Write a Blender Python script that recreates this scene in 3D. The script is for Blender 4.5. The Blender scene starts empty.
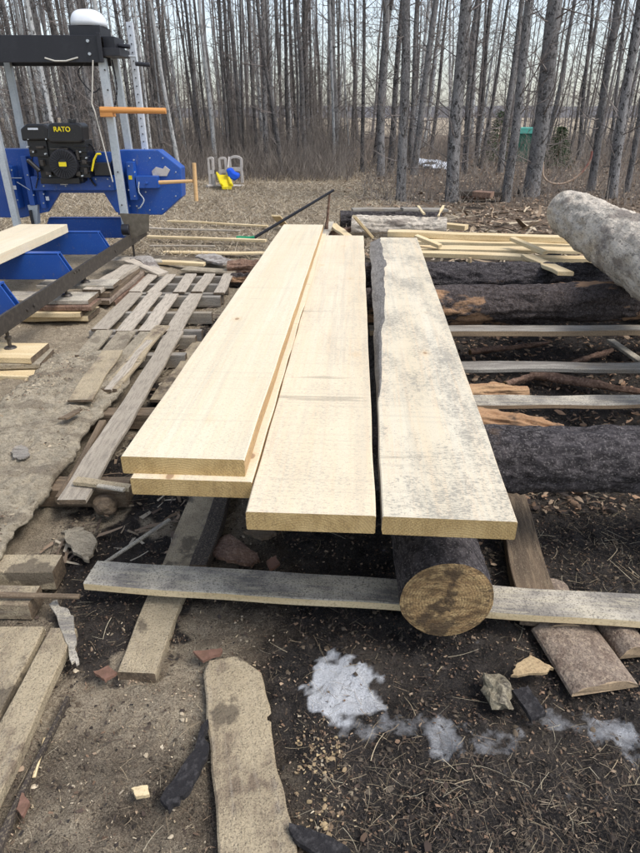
import bpy, math, random
import numpy as np
from mathutils import Vector, Matrix, noise
R = math.radians
random.seed(7); rng = np.random.default_rng(7)
S = bpy.context.scene; COL = S.collection

# ------------------------------------------------------------------ camera
CH, F, PITCH = 1.38, 616.0, R(26.8)
cp, sp = math.cos(PITCH), math.sin(PITCH)
cam = bpy.data.cameras.new('camera'); cam.sensor_fit = 'VERTICAL'; cam.sensor_height = 36; cam.lens = 26.0
cam.clip_start = .05; cam.clip_end = 3000
co = bpy.data.objects.new('camera', cam); COL.objects.link(co)
co.location = (0, 0, CH); co.rotation_euler = (R(90) - PITCH, 0, 0); S.camera = co

def P(px, py, z=0.0):
    "point of the place seen at photo pixel, on the level z"
    u, v = (px - 320) / F, (426.5 - py) / F
    t = (z - CH) / (-sp + v * cp)
    return Vector((u * t, t * (cp + v * sp), z))
def Q(px, py, Y):
    "same on the upright plane y = Y"
    u, v = (px - 320) / F, (426.5 - py) / F
    t = Y / (cp + v * sp)
    return Vector((u * t, Y, CH + t * (-sp + v * cp)))

# ------------------------------------------------------------------ tagging
def tag(o, label=None, cat=None, group=None, kind=None):
    if label: o['label'] = label
    if cat: o['category'] = cat
    if group: o['group'] = group
    if kind: o['kind'] = kind
    return o
def empty(name, loc=(0, 0, 0), label=None, cat=None, group=None):
    o = bpy.data.objects.new(name, None); COL.objects.link(o); o.location = loc; o.empty_display_size = .1
    return tag(o, label, cat, group)
def link(name, me, parent=None):
    o = bpy.data.objects.new(name, me); COL.objects.link(o)
    if parent is not None:
        o.parent = parent
        o.matrix_parent_inverse = Matrix.Translation(-Vector(parent.location)) if parent.type == 'EMPTY' else Matrix.Identity(4)
    return o

# ------------------------------------------------------------------ materials
def nt(name):
    m = bpy.data.materials.new(name); m.use_nodes = True
    t = m.node_tree; b = t.nodes['Principled BSDF']
    return m, t, b
def mixc(t, fac, a, b):
    n = t.nodes.new('ShaderNodeMix'); n.data_type = 'RGBA'
    for s, v in ((n.inputs[0], fac), (n.inputs[6], a), (n.inputs[7], b)):
        if hasattr(v, 'links') or isinstance(v, bpy.types.NodeSocket): t.links.new(v, s)
        elif isinstance(v, (int, float)): s.default_value = v
        else: s.default_value = (*v, 1)
    return n.outputs[2]
def ramp(t, val, lo, hi, top=1.0):
    n = t.nodes.new('ShaderNodeMapRange'); n.clamp = True
    t.links.new(val, n.inputs[0]); n.inputs[1].default_value = lo; n.inputs[2].default_value = hi
    n.inputs[3].default_value = 0; n.inputs[4].default_value = top
    return n.outputs[0]
def math_(t, op, a, b=None):
    n = t.nodes.new('ShaderNodeMath'); n.operation = op
    for s, v in zip(n.inputs, (a, b)):
        if v is None: continue
        if isinstance(v, (int, float)): s.default_value = v
        else: t.links.new(v, s)
    return n.outputs[0]
def coords(t, rand=True):
    tc = t.nodes.new('ShaderNodeTexCoord'); out = tc.outputs['Object']
    if rand:
        oi = t.nodes.new('ShaderNodeObjectInfo'); mm = math_(t, 'MULTIPLY', oi.outputs['Random'], 47.0)
        cx = t.nodes.new('ShaderNodeCombineXYZ')
        for i in range(3): t.links.new(mm, cx.inputs[i])
        va = t.nodes.new('ShaderNodeVectorMath'); va.operation = 'ADD'
        t.links.new(out, va.inputs[0]); t.links.new(cx.outputs[0], va.inputs[1]); out = va.outputs[0]
    return out
def noise_(t, vec, scale, detail=4, stretch=(1, 1, 1), rough=.6, dist=0):
    if stretch != (1, 1, 1):
        mp = t.nodes.new('ShaderNodeVectorMath'); mp.operation = 'MULTIPLY'
        t.links.new(vec, mp.inputs[0]); mp.inputs[1].default_value = stretch; vec = mp.outputs[0]
    n = t.nodes.new('ShaderNodeTexNoise'); n.inputs['Scale'].default_value = scale
    n.inputs['Detail'].default_value = detail; n.inputs['Roughness'].default_value = rough
    n.inputs['Distortion'].default_value = dist
    t.links.new(vec, n.inputs['Vector']); return n.outputs['Fac']
def bumps(t, b, vec, specs):
    prev = None
    for (sc, st, ds, stre) in specs:
        n = noise_(t, vec, sc, 5, stre, .65)
        bp = t.nodes.new('ShaderNodeBump'); bp.inputs['Strength'].default_value = st; bp.inputs['Distance'].default_value = ds
        t.links.new(n, bp.inputs['Height'])
        if prev: t.links.new(prev, bp.inputs['Normal'])
        prev = bp.outputs[0]
    if prev: t.links.new(prev, b.inputs['Normal'])
O1 = (1, 1, 1)
def M(name, base, layers=(), rough=.85, bump=(), metal=0, spec=.3):
    """layers: (scale, lo, hi, colour, amount, stretch)"""
    m, t, b = nt(name); vec = coords(t); c = base
    for (sc, lo, hi, colr, amt, stre) in layers:
        c = mixc(t, ramp(t, noise_(t, vec, sc, 5, stre), lo, hi, amt), c, colr)
    if isinstance(c, tuple): b.inputs['Base Color'].default_value = (*c, 1)
    else: t.links.new(c, b.inputs['Base Color'])
    b.inputs['Roughness'].default_value = rough; b.inputs['Metallic'].default_value = metal
    b.inputs['Specular IOR Level'].default_value = spec
    bumps(t, b, vec, bump)
    return m
GX = (.12, 1, 1)          # grain along the local x axis
MAT = {}
def fresh(name, base, stain, stain_amt, warm=(.78, .52, .29), grit=.10):
    m, t, b = nt(name); vec = coords(t)
    sc = lambda k: tuple(x * k for x in base)
    c = mixc(t, ramp(t, noise_(t, vec, 9, 5, (.05, 1, 1)), .35, .7, .7), base, (base[0] * .9, base[1] * .84, base[2] * .74))
    c = mixc(t, ramp(t, noise_(t, vec, 85, 5, (.018, 1, 1), .7), .46, .66, .32), c, warm)
    c = mixc(t, ramp(t, noise_(t, vec, 28, 4, (.03, 1, 1), .6), .55, .62, .30), c, sc(.7))
    c = mixc(t, ramp(t, noise_(t, vec, 2.2, 4, (.3, 1, 1)), .5, .7, .35), c, (base[0] * 1.08, base[1] * 1.08, base[2] * 1.06))
    mask = noise_(t, vec, 3.2, 8, (.7, 1.6, 1), .80)
    soft = ramp(t, mask, .44, .68, stain_amt * .32); c = mixc(t, soft, c, stain)
    fine = noise_(t, vec, 210, 3, (1, .42, 1), .7)
    g = ramp(t, math_(t, 'ADD', fine, math_(t, 'MULTIPLY', math_(t, 'SUBTRACT', mask, .5), stain_amt * 1.1)), .535, .62, .35 + .45 * stain_amt)
    c = mixc(t, g, c, tuple(x * .5 + y * .3 for x, y in zip(stain, base)))
    c = mixc(t, ramp(t, noise_(t, vec, 330, 2, O1), .61, .69, .6), c, (.25, .2, .14))
    # band-saw marks and cracks across the board
    c = mixc(t, ramp(t, noise_(t, vec, 60, 2, (1, .015, .02)), .55, .70, .32), c, sc(.66))
    c = mixc(t, ramp(t, noise_(t, vec, 11, 4, (1, .05, .03), .8), .655, .675, .5), c, sc(.42))
    # knots: dark heart in a warm ring
    vo = t.nodes.new('ShaderNodeTexVoronoi'); vo.inputs['Scale'].default_value = 2.6
    mp = t.nodes.new('ShaderNodeVectorMath'); mp.operation = 'MULTIPLY'; mp.inputs[1].default_value = (1.0, 1.7, .1)
    t.links.new(vec, mp.inputs[0]); t.links.new(mp.outputs[0], vo.inputs['Vector'])
    c = mixc(t, ramp(t, vo.outputs['Distance'], .13, .03, .45), c, (.60, .42, .22)); c = mixc(t, ramp(t, vo.outputs['Distance'], .052, .036, .75), c, (.27, .16, .09))
    t.links.new(c, b.inputs['Base Color']); b.inputs['Roughness'].default_value = .82; b.inputs['Specular IOR Level'].default_value = .2
    bumps(t, b, vec, [(220, .5, .003, (1, .3, 1)), (60, .4, .003, (1, .03, .1))])
    return m
MAT['fresh'] = fresh('fresh_wood', (.73, .65, .49), (.40, .36, .29), .22)
MAT['fresh2'] = fresh('fresh_wood_pink', (.72, .63, .475), (.34, .31, .26), .42)
MAT['stained'] = fresh('stained_wood', (.68, .615, .48), (.19, .185, .17), 1.0)
MAT['endgrain'] = M('sawn_end', (.56, .40, .18), [(40, .4, .6, (.40, .27, .11), .6, (1, 1, .3)), (220, .5, .62, (.26, .18, .09), .7, O1), (6, .5, .6, (.68, .50, .24), .6, O1)], bump=[(260, .7, .004, O1)])
MAT['wane'] = M('bark_edge_strip', (.27, .25, .225), [(20, .42, .6, (.14, .125, .11), .8, (.4, 1, 1)), (120, .48, .62, (.42, .39, .34), .7, O1), (240, .55, .64, (.06, .05, .045), .8, O1)], bump=[(60, 1, .01, (.4, 1, 1)), (200, .8, .004, O1)])
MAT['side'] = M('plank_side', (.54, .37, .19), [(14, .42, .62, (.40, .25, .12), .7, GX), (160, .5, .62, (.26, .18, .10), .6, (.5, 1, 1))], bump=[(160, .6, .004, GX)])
MAT['edge'] = M('edging_wood', (.74, .60, .37), [(20, .4, .65, (.55, .40, .20), .7, GX), (150, .5, .65, (.33, .24, .13), .5, O1)], bump=[(120, .4, .003, GX)])
MAT['edge2'] = M('worn_edge', (.40, .29, .18), [(20, .4, .65, (.26, .19, .12), .8, GX), (150, .5, .65, (.16, .12, .08), .6, O1)], bump=[(120, .4, .003, GX)])
MAT['grey'] = M('weathered_wood', (.30, .275, .235), [(12, .4, .6, (.15, .13, .11), .8, GX), (70, .45, .62, (.42, .39, .33), .6, GX), (3, .5, .65, (.36, .28, .18), .5, O1), (200, .52, .66, (.09, .075, .06), .7, O1)], bump=[(90, .6, .004, GX), (260, .5, .003, O1)])
MAT['greypale'] = M('pale_weathered_wood', (.54, .485, .39), [(6, .42, .6, (.17, .155, .14), .85, O1), (70, .45, .62, (.60, .53, .38), .5, GX), (200, .5, .64, (.10, .09, .08), .75, O1)], bump=[(200, .6, .004, O1)])
MAT['dusty'] = M('sawdust_covered_wood', (.60, .52, .385), [(2.2, .42, .6, (.46, .385, .28), .8, O1), (9, .46, .58, (.70, .60, .44), .7, O1), (5, .55, .60, (.20, .155, .115), .6, (.5, 1, 1)), (60, .5, .6, (.30, .24, .17), .55, (.5, 1, 1)), (170, .54, .62, (.17, .13, .09), .6, O1), (300, .5, .58, (.70, .60, .43), .45, O1)], rough=.95, bump=[(9, 1, .05, O1), (40, 1, .03, O1), (150, 1, .012, O1), (420, 1, .005, O1)])
MAT['dustywood'] = M('old_wood_dusted_with_sawdust', (.42, .335, .225), [(16, .42, .6, (.21, .155, .11), .85, (.07, 1, 1)), (60, .5, .62, (.42, .36, .28), .6, (.05, 1, 1)), (4, .42, .54, (.62, .51, .34), .85, O1), (24, .46, .56, (.54, .44, .29), .7, O1), (5, .60, .64, (.10, .08, .06), .7, O1), (220, .54, .62, (.13, .10, .07), .6, O1)], rough=.95, bump=[(16, .8, .01, (.07, 1, 1)), (24, 1, .02, O1), (200, 1, .008, O1)])
MAT['dustygrey'] = M('dusty_pallet_wood', (.54, .47, .375), [(4, .42, .62, (.36, .31, .24), .7, GX), (100, .46, .62, (.22, .19, .155), .6, GX), (300, .55, .66, (.10, .085, .07), .6, O1)], rough=.95, bump=[(150, .8, .005, O1)])
MAT['brown'] = M('damp_brown_wood', (.16, .115, .075), [(15, .4, .6, (.08, .058, .04), .8, GX), (80, .5, .65, (.30, .22, .14), .5, GX), (250, .54, .66, (.34, .28, .19), .5, O1)], bump=[(120, .8, .005, GX)])
MAT['dark'] = M('dark_wet_wood', (.07, .055, .045), [(15, .4, .6, (.035, .028, .024), .8, GX), (200, .5, .64, (.26, .21, .14), .6, O1)], bump=[(120, .8, .005, GX)])
MAT['darkbark'] = M('dark_spruce_bark', (.052, .045, .047), [(9, .42, .6, (.022, .018, .018), .8, O1), (60, .46, .6, (.12, .105, .105), .75, (.5, 1, 1)), (140, .54, .63, (.26, .235, .22), .6, O1), (4, .62, .7, (.17, .11, .07), .7, O1)], rough=.9, bump=[(25, 1, .03, (.6, 1, 1)), (90, 1, .012, O1), (240, .8, .004, O1)])
MAT['peelbark'] = M('half_peeled_bark', (.06, .048, .045), [(9, .42, .6, (.03, .022, .02), .8, O1), (60, .46, .6, (.13, .11, .105), .7, O1), (3.2, .53, .56, (.42, .25, .14), .95, (.45, 1, 1)), (140, .56, .63, (.22, .17, .14), .6, O1)], rough=.9, bump=[(25, 1, .03, (.6, 1, 1)), (3.2, 1, .02, (.45, 1, 1)), (110, 1, .008, O1)])
MAT['peeled'] = M('peeled_orange_wood', (.48, .31, .17), [(10, .42, .6, (.34, .19, .10), .8, GX), (3, .56, .6, (.07, .05, .04), .9, O1), (120, .5, .64, (.20, .13, .08), .6, O1)], bump=[(60, .7, .008, GX)])
MAT['peeled2'] = M('tan_chip', (.50, .37, .21), [(30, .4, .62, (.38, .27, .15), .8, O1), (150, .5, .62, (.25, .18, .1), .6, O1)], bump=[(80, 1, .006, O1)])
MAT['greylog'] = M('peeled_grey_log', (.68, .60, .49), [(26, .42, .62, (.52, .45, .36), .8, (.08, 1, 1)), (90, .5, .64, (.26, .225, .18), .6, (.3, 1, 1)), (11, .57, .60, (.36, .31, .25), .7, (.6, 1.3, 1.3)), (4.2, .565, .60, (.40, .345, .28), .85, (.55, 1.5, 1.5)), (4.2, .61, .64, (.24, .20, .165), .8, (.55, 1.5, 1.5)), (60, .58, .62, (.10, .085, .07), .6, (.5, 1, 1)), (240, .56, .65, (.70, .65, .56), .5, O1)], rough=.85, bump=[(4.2, 1, .05, (.55, 1.5, 1.5)), (26, .8, .012, (.08, 1, 1)), (120, .9, .008, O1)])
MAT['slabbark'] = M('brown_slab_bark', (.33, .265, .205), [(16, .42, .6, (.20, .15, .115), .8, (.15, 1, 1)), (14, .42, .6, (.17, .12, .09), .85, O1), (90, .48, .62, (.42, .33, .24), .7, O1), (200, .52, .62, (.08, .06, .045), .7, O1)], bump=[(60, 1, .01, O1)])
MAT['logend'] = M('log_cut_end', (.44, .29, .135), [(14, .42, .60, (.27, .165, .075), .9, O1), (45, .46, .58, (.62, .44, .21), .6, (1, .5, 1.2)), (34, .50, .60, (.13, .08, .04), .75, (1, .7, 1.2)), (9, .54, .60, (.07, .048, .03), .85, O1), (160, .52, .62, (.09, .06, .04), .6, O1)], bump=[(60, 1, .008, (1, .4, 1.2)), (180, .8, .005, O1)])
def rings(m, freq, cy, cz, col, amt):
    t = m.node_tree; b = t.nodes['Principled BSDF']; tc = t.nodes.new('ShaderNodeTexCoord'); sx = t.nodes.new('ShaderNodeSeparateXYZ'); t.links.new(tc.outputs['Object'], sx.inputs[0])
    y = math_(t, 'SUBTRACT', sx.outputs[1], cy); z = math_(t, 'SUBTRACT', sx.outputs[2], cz)
    d = math_(t, 'SQRT', math_(t, 'ADD', math_(t, 'MULTIPLY', y, y), math_(t, 'MULTIPLY', z, z)))
    n = noise_(t, tc.outputs['Object'], 14, 4); d = math_(t, 'ADD', d, math_(t, 'MULTIPLY', n, .012))
    r_ = ramp(t, math_(t, 'SINE', math_(t, 'MULTIPLY', d, freq)), .1, .9, amt)
    old = b.inputs['Base Color'].links[0].from_socket; t.links.new(mixc(t, r_, old, col), b.inputs['Base Color'])
rings(MAT['endgrain'], 900, .02, -.11, (.36, .23, .09), .5); rings(MAT['logend'], 800, .01, .0, (.11, .07, .035), .40)
MAT['birchbark'] = M('old_birch_bark', (.40, .37, .33), [(14, .45, .6, (.17, .14, .12), .85, O1), (90, .5, .64, (.1, .085, .07), .6, O1)], bump=[(60, .8, .01, O1)])
MAT['bark'] = M('loose_bark', (.23, .14, .095), [(14, .42, .6, (.12, .07, .05), .85, O1), (90, .5, .62, (.36, .25, .18), .6, O1)], bump=[(50, 1, .012, O1)])
MAT['redbark'] = M('red_inner_bark', (.22, .12, .085), [(30, .42, .58, (.16, .09, .06), .8, O1)], bump=[(80, .8, .006, O1)])
MAT['char'] = M('charred_wood', (.022, .02, .021), [(60, .5, .65, (.07, .065, .065), .7, O1)], bump=[(60, 1, .01, O1)])
MAT['rock'] = M('dusty_stone', (.22, .19, .13), [(16, .42, .6, (.07, .06, .05), .8, O1), (90, .5, .62, (.40, .35, .25), .7, O1)], bump=[(40, 1, .012, O1)])
MAT['blue'] = M('blue_paint', (.014, .075, .33), [(5, .5, .7, (.02, .10, .40), .6, O1), (90, .62, .7, (.30, .30, .30), .5, O1), (26, .60, .68, (.14, .15, .18), .35, (1, 1, .4))], rough=.38, spec=.5)
MAT['black'] = M('black_paint', (.014, .014, .018), [(200, .64, .7, (.16, .16, .16), .5, O1), (9, .5, .7, (.03, .03, .036), .5, O1)], rough=.45, spec=.5)
MAT['engine'] = M('engine_black', (.012, .012, .013), [(90, .6, .72, (.07, .065, .06), .6, O1)], rough=.35, spec=.5)
MAT['galv'] = M('galvanised_steel', (.50, .535, .55), [(60, .45, .62, (.38, .42, .45), .6, O1), (7, .5, .7, (.62, .64, .65), .5, O1)], rough=.5, metal=.35)
MAT['perf'] = M('pale_perforated_steel', (.62, .65, .68), [(60, .5, .62, (.45, .49, .52), .6, O1)], rough=.5, metal=.2)
MAT['steel'] = M('dull_dark_steel', (.055, .048, .042), [(30, .45, .65, (.10, .085, .07), .7, O1), (200, .6, .7, (.25, .22, .18), .5, O1)], rough=.5, metal=.3)
MAT['guard'] = M('brown_guard_plate', (.13, .11, .08), [(20, .45, .65, (.20, .17, .13), .7, O1)], rough=.5, metal=.2)
MAT['white'] = M('white_plastic', (.74, .76, .78), [(12, .5, .7, (.64, .66, .68), .4, O1)], rough=.45)
MAT['orange'] = M('orange_varnished_wood', (.66, .30, .09), [(50, .45, .65, (.50, .21, .06), .6, GX)], rough=.45)
MAT['tan'] = M('pale_handle_wood', (.66, .42, .20), [(50, .45, .65, (.52, .31, .13), .6, GX)], rough=.5)
MAT['yellow'] = M('yellow_plastic', (.78, .62, .02), [(20, .5, .7, (.7, .52, .03), .5, O1)], rough=.5)
MAT['bluepl'] = M('blue_plastic', (.01, .09, .62), [(20, .5, .7, (.02, .07, .5), .5, O1)], rough=.5)
MAT['greypl'] = M('grey_plastic', (.50, .46, .42), [(20, .5, .7, (.28, .25, .22), .6, O1)], rough=.6)
MAT['green'] = M('green_plastic', (.01, .24, .11), [(20, .5, .7, (.02, .19, .10), .5, O1)], rough=.5)
MAT['greenbox'] = M('green_painted_box', (.015, .11, .075), [(8, .5, .7, (.02, .08, .06), .6, O1)], rough=.55)
MAT['teal'] = M('pale_teal_lid', (.10, .42, .34), [(8, .5, .7, (.16, .5, .42), .6, O1)], rough=.55)
MAT['rope'] = M('pale_rope', (.58, .55, .48), [(150, .5, .65, (.3, .28, .24), .6, O1)])
MAT['hose'] = M('faded_hose', (.42, .30, .21), [(1.2, .5, .56, (.30, .11, .09), .9, O1)], rough=.5)
MAT['snow'] = M('old_snow', (.80, .84, .90), [(3, .5, .7, (.55, .57, .58), .6, O1)], rough=.6, bump=[(20, .6, .03, O1)])
MAT['leafgreen'] = M('spruce_needles', (.045, .075, .03), [(3, .4, .7, (.03, .05, .022), .7, O1)], rough=.8)
def treemat(name, a, b_, fleck, br):
    m, t, bb = nt(name); vec = coords(t)
    oi = t.nodes.new('ShaderNodeObjectInfo')
    c = mixc(t, ramp(t, noise_(t, vec, 2.2, 5, (1, 1, .5)), .38, .62, 1), a, b_)
    c = mixc(t, ramp(t, noise_(t, vec, 11, 5, (1, 1, .8)), .53, .58, .9), c, fleck)
    c = mixc(t, ramp(t, noise_(t, vec, 34, 4, (1, 1, .8)), .52, .60, .6), c, br)
    c = mixc(t, ramp(t, oi.outputs['Random'], 0, 1, .55), c, tuple(x * .45 for x in a))
    t.links.new(c, bb.inputs['Base Color']); bb.inputs['Roughness'].default_value = .9; bb.inputs['Specular IOR Level'].default_value = .15
    bumps(t, bb, vec, [(18, 1, .05, (1, 1, .4)), (60, .8, .02, O1)])
    return m
MAT['trunk'] = treemat('grey_aspen_bark', (.32, .305, .295), (.17, .158, .15), (.025, .022, .02), (.50, .49, .475))
MAT['trunkdark'] = treemat('dark_trunk_bark', (.19, .175, .168), (.10, .09, .083), (.025, .022, .02), (.36, .345, .33))
MAT['birch'] = treemat('white_birch_bark', (.76, .76, .74), (.55, .55, .53), (.07, .065, .06), (.80, .80, .78))
MAT['twig'] = M('bare_twigs', (.15, .125, .11), [(1.5, .4, .65, (.27, .24, .22), .8, O1)])
MAT['brush'] = M('brown_brush', (.21, .18, .155), [(.6, .4, .65, (.13, .11, .095), .8, O1), (3, .5, .6, (.38, .33, .27), .6, O1)])
MAT['fartrees'] = M('far_bare_wood', (.19, .175, .168), [(.5, .4, .65, (.11, .10, .095), .8, (1, 1, .1)), (2, .55, .6, (.50, .495, .49), .6, (1, 1, .15))])
def vcol(name, rough=.9):
    m, t, b = nt(name); a = t.nodes.new('ShaderNodeAttribute'); a.attribute_name = 'col'
    t.links.new(a.outputs['Color'], b.inputs['Base Color']); b.inputs['Roughness'].default_value = rough
    b.inputs['Specular IOR Level'].default_value = .2; return m
MAT['pieces'] = vcol('loose_pieces')

# ------------------------------------------------------------------ mesh builders
class MB:
    def __init__(s): s.v = []; s.f = []; s.mi = []
    def add(s, vs, fs, mi=0):
        o = len(s.v); s.v += [tuple(v) for v in vs]; s.f += [tuple(i + o for i in f) for f in fs]; s.mi += [mi] * len(fs)
    def box(s, a, b):
        x0, y0, z0 = (min(p, q) for p, q in zip(a, b)); x1, y1, z1 = (max(p, q) for p, q in zip(a, b))
        s.add([(x0, y0, z0), (x1, y0, z0), (x1, y1, z0), (x0, y1, z0), (x0, y0, z1), (x1, y0, z1), (x1, y1, z1), (x0, y1, z1)],
              [(0, 3, 2, 1), (4, 5, 6, 7), (0, 1, 5, 4), (1, 2, 6, 5), (2, 3, 7, 6), (3, 0, 4, 7)]); return s
    def bar(s, A, B, w, d, up=(0, 1, 0)):
        A, B = Vector(A), Vector(B); t = (B - A).normalized(); n = Vector(up); u = t.cross(n)
        if u.length < 1e-3: u = t.cross(Vector((1, 0, 0)))
        u.normalize(); n = u.cross(t).normalized(); vs = []
        for p in (A, B):
            for (i, j) in ((-1, -1), (1, -1), (1, 1), (-1, 1)): vs.append(p + u * i * w / 2 + n * j * d / 2)
        s.add(vs, [(3, 2, 1, 0), (4, 5, 6, 7), (0, 1, 5, 4), (1, 2, 6, 5), (2, 3, 7, 6), (3, 0, 4, 7)]); return s
    def cyl(s, A, B, r0, r1=None, n=16, mi=0):
        r1 = r0 if r1 is None else r1
        A, B = Vector(A), Vector(B); t = (B - A).normalized(); u = t.orthogonal().normalized(); w = t.cross(u); vs = []
        for p, r in ((A, r0), (B, r1)):
            for k in range(n):
                a = 2 * math.pi * k / n; vs.append(p + (u * math.cos(a) + w * math.sin(a)) * r)
        s.add(vs, [(k, (k + 1) % n, n + (k + 1) % n, n + k) for k in range(n)] + [tuple(range(n - 1, -1, -1)), tuple(range(n, 2 * n))], mi); return s
    def prism(s, pts, y0, y1):
        "outline (x,z) extruded in y"
        n = len(pts); vs = [(x, y0, z) for x, z in pts] + [(x, y1, z) for x, z in pts]
        s.add(vs, [tuple(range(n)), tuple(range(2 * n - 1, n - 1, -1))] + [(k, n + k, n + (k + 1) % n, (k + 1) % n) for k in range(n)]); return s
    def tube(s, pts, r, n=8):
        for a, b in zip(pts[:-1], pts[1:]): s.cyl(a, b, r, r, n)
        return s
    def build(s, name, mat, parent=None, bevel=0, smooth=False, fix=True):
        me = bpy.data.meshes.new(name); me.from_pydata(s.v, [], s.f)
        for m in (mat if isinstance(mat, (list, tuple)) else [mat]): me.materials.append(m)
        if any(s.mi): me.polygons.foreach_set('material_index', s.mi)
        if fix:
            import bmesh
            b = bmesh.new(); b.from_mesh(me); bmesh.ops.recalc_face_normals(b, faces=b.faces); b.to_mesh(me); b.free()
        if smooth: me.polygons.foreach_set('use_smooth', [True] * len(me.polygons))
        o = link(name, me, parent)
        if bevel:
            bm = o.modifiers.new('bevel', 'BEVEL'); bm.width = bevel; bm.segments = 2; bm.limit_method = 'ANGLE'; bm.angle_limit = R(40)
        return o

def nz(x, y=0., z=0., s=0.): return noise.noise(Vector((x + s * 13.7, y + s * 5.1, z - s * 3.3)))

def frame(A, B, roll=0):
    A, B = Vector(A), Vector(B); x = (B - A).normalized(); up = Vector((0, 0, 1))
    if abs(x.z) > .98: up = Vector((0, 1, 0))
    y = up.cross(x).normalized(); z = x.cross(y)
    m = Matrix((x, y, z)).transposed().to_4x4(); m = m @ Matrix.Rotation(roll, 4, 'X')
    m.translation = (A + B) / 2; return m

def plank(name, A, B, W, T, mat, end=None, seed=0, wob=.004, seg=None, roll=0, parent=None, label=None, cat=None, group=None,
          edge=None, wane=None, bow=0., bev=.003, taper=0., near=None):
    """A, B: middle of the underside at both ends. edge(u)->(dl, dr) widens a side, wane(u)->inset of the top at the left side"""
    L = (Vector(B) - Vector(A)).length; seg = seg or max(6, int(L / .06)); mb = MB(); vs = []; w_list = []
    for i in range(seg + 1):
        u = i / seg; x = (u - .5) * L
        l = -W / 2 * (1 - taper * u) + wob * nz(u * L * 3, seed=seed) if False else -W / 2 * (1 - taper * u) + wob * nz(u * L * 4, 1, 0, seed)
        r = W / 2 * (1 - taper * u) + wob * nz(u * L * 4, 7, 0, seed); w = 0
        if edge: dl, dr = edge(u); l += dl; r += dr
        if wane: w = wane(u)
        w_list.append(w)
        zb = bow * math.sin(math.pi * u) + wob * .6 * nz(u * L * 2, 3, 3, seed)
        e = wob * .4 * (nz(0, i, 5, seed) if i in (0, seg) else 0)
        for (yy, zz) in ((l + bev, 0), (r - bev, 0), (r, bev), (r, T - bev), (r - bev, T), (l + bev + w, T), (l + w * .75, T - bev - w * .12), (l, bev + T * .2 if w else bev)):
            vs.append((x + e, yy, zz + zb))
    fs = []
    for i in range(seg):
        for k in range(8): a = i * 8 + k; b = i * 8 + (k + 1) % 8; fs.append((a, a + 8, b + 8, b))
    mb.add(vs, fs, 0); mb.f += [tuple(range(8)), tuple(range(seg * 8 + 7, seg * 8 - 1, -1))]; mb.mi += [1, 1]
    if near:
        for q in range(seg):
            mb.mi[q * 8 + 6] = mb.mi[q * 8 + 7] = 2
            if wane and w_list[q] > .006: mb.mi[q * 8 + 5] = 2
    o = mb.build(name, [mat, end or mat] + ([near] if near else []), parent)
    m = frame(A, B, roll)
    if parent is not None: m = Matrix.Translation(-Vector(parent.location)) @ m; o.matrix_parent_inverse = Matrix.Identity(4); o.matrix_basis = m
    else: o.matrix_world = m
    return tag(o, label, cat, group)

def log(name, A, B, r0, r1, bark, end=None, seed=0, amp=.012, label=None, cat='log', group=None, flat=1.0, n=64, stubs=0, endname='cut_end', fr=6.):
    L = (Vector(B) - Vector(A)).length; seg = max(8, int(L / .016)); seg = min(seg, 230); mb = MB(); vs = []
    def rad(i, k):
        u = i / seg; a = 2 * math.pi * k / n; r = r0 + (r1 - r0) * u; am = amp * min(1, .15 + min(u, 1 - u) * L / .12)
        return r * (1 + .05 * nz(u * L * 1.3, math.cos(a), math.sin(a), seed)) + am * nz(u * L * fr, 3 * math.cos(a), 3 * math.sin(a), seed) + am * .6 * nz(u * L * fr * 4, 9 * math.cos(a), 9 * math.sin(a), seed) + am * .5 * abs(nz(u * L * 22, 16 * math.cos(a), 16 * math.sin(a), seed)) - am * .5 * (nz(u * L * 3, 2 * math.cos(a), 2 * math.sin(a), seed + 3) > .08)
    ring = {}
    for i in range(seg + 1):
        u = i / seg
        for k in range(n):
            a = 2 * math.pi * k / n; r = rad(i, k)
            p = ((u - .5) * L, r * math.cos(a), r * math.sin(a) * flat); vs.append(p); ring[(i, k)] = p
    mb.add(vs, [(i * n + k, i * n + (k + 1) % n, (i + 1) * n + (k + 1) % n, (i + 1) * n + k) for i in range(seg) for k in range(n)])
    o = mb.build(name, bark, smooth=True); o.matrix_world = frame(A, B); tag(o, label, cat, group)
    rs = random.Random(seed)
    for q in range(stubs):
        u = rs.uniform(-.45, .45) * L; a = rs.uniform(-.2, 2.2); d = Vector((rs.uniform(-.3, .3), math.cos(a), math.sin(a))); r = (r0 + r1) / 2
        sm = MB(); b0 = Vector((u, 0, 0)) + d * r * .8; sm.cyl(b0, b0 + d * rs.uniform(.035, .07), .017, .011, 10); st_ = sm.build('branch_stub', MAT['peeled2'], bevel=.002); st_.parent = o
    for i, sgn in ((0, -1), (seg, 1)):
        c = MB(); vs = []; m = 7
        for j in range(m):
            q = (m - 1 - j) / (m - 1)
            for k in range(n):
                p = ring[(i, k)]; vs.append((p[0] + (0 if j == 0 else sgn * (.003 + .001 * nz(q * 9, p[1] * 20, p[2] * 20, seed))), p[1] * max(q, .02), p[2] * max(q, .02)))
        c.add(vs, [(j * n + k, j * n + (k + 1) % n, (j + 1) * n + (k + 1) % n, (j + 1) * n + k) for j in range(m - 1) for k in range(n)] + [tuple((m - 1) * n + k for k in range(n))])
        e = c.build(endname, end or MAT['logend']); e.parent = o
    return o

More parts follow.
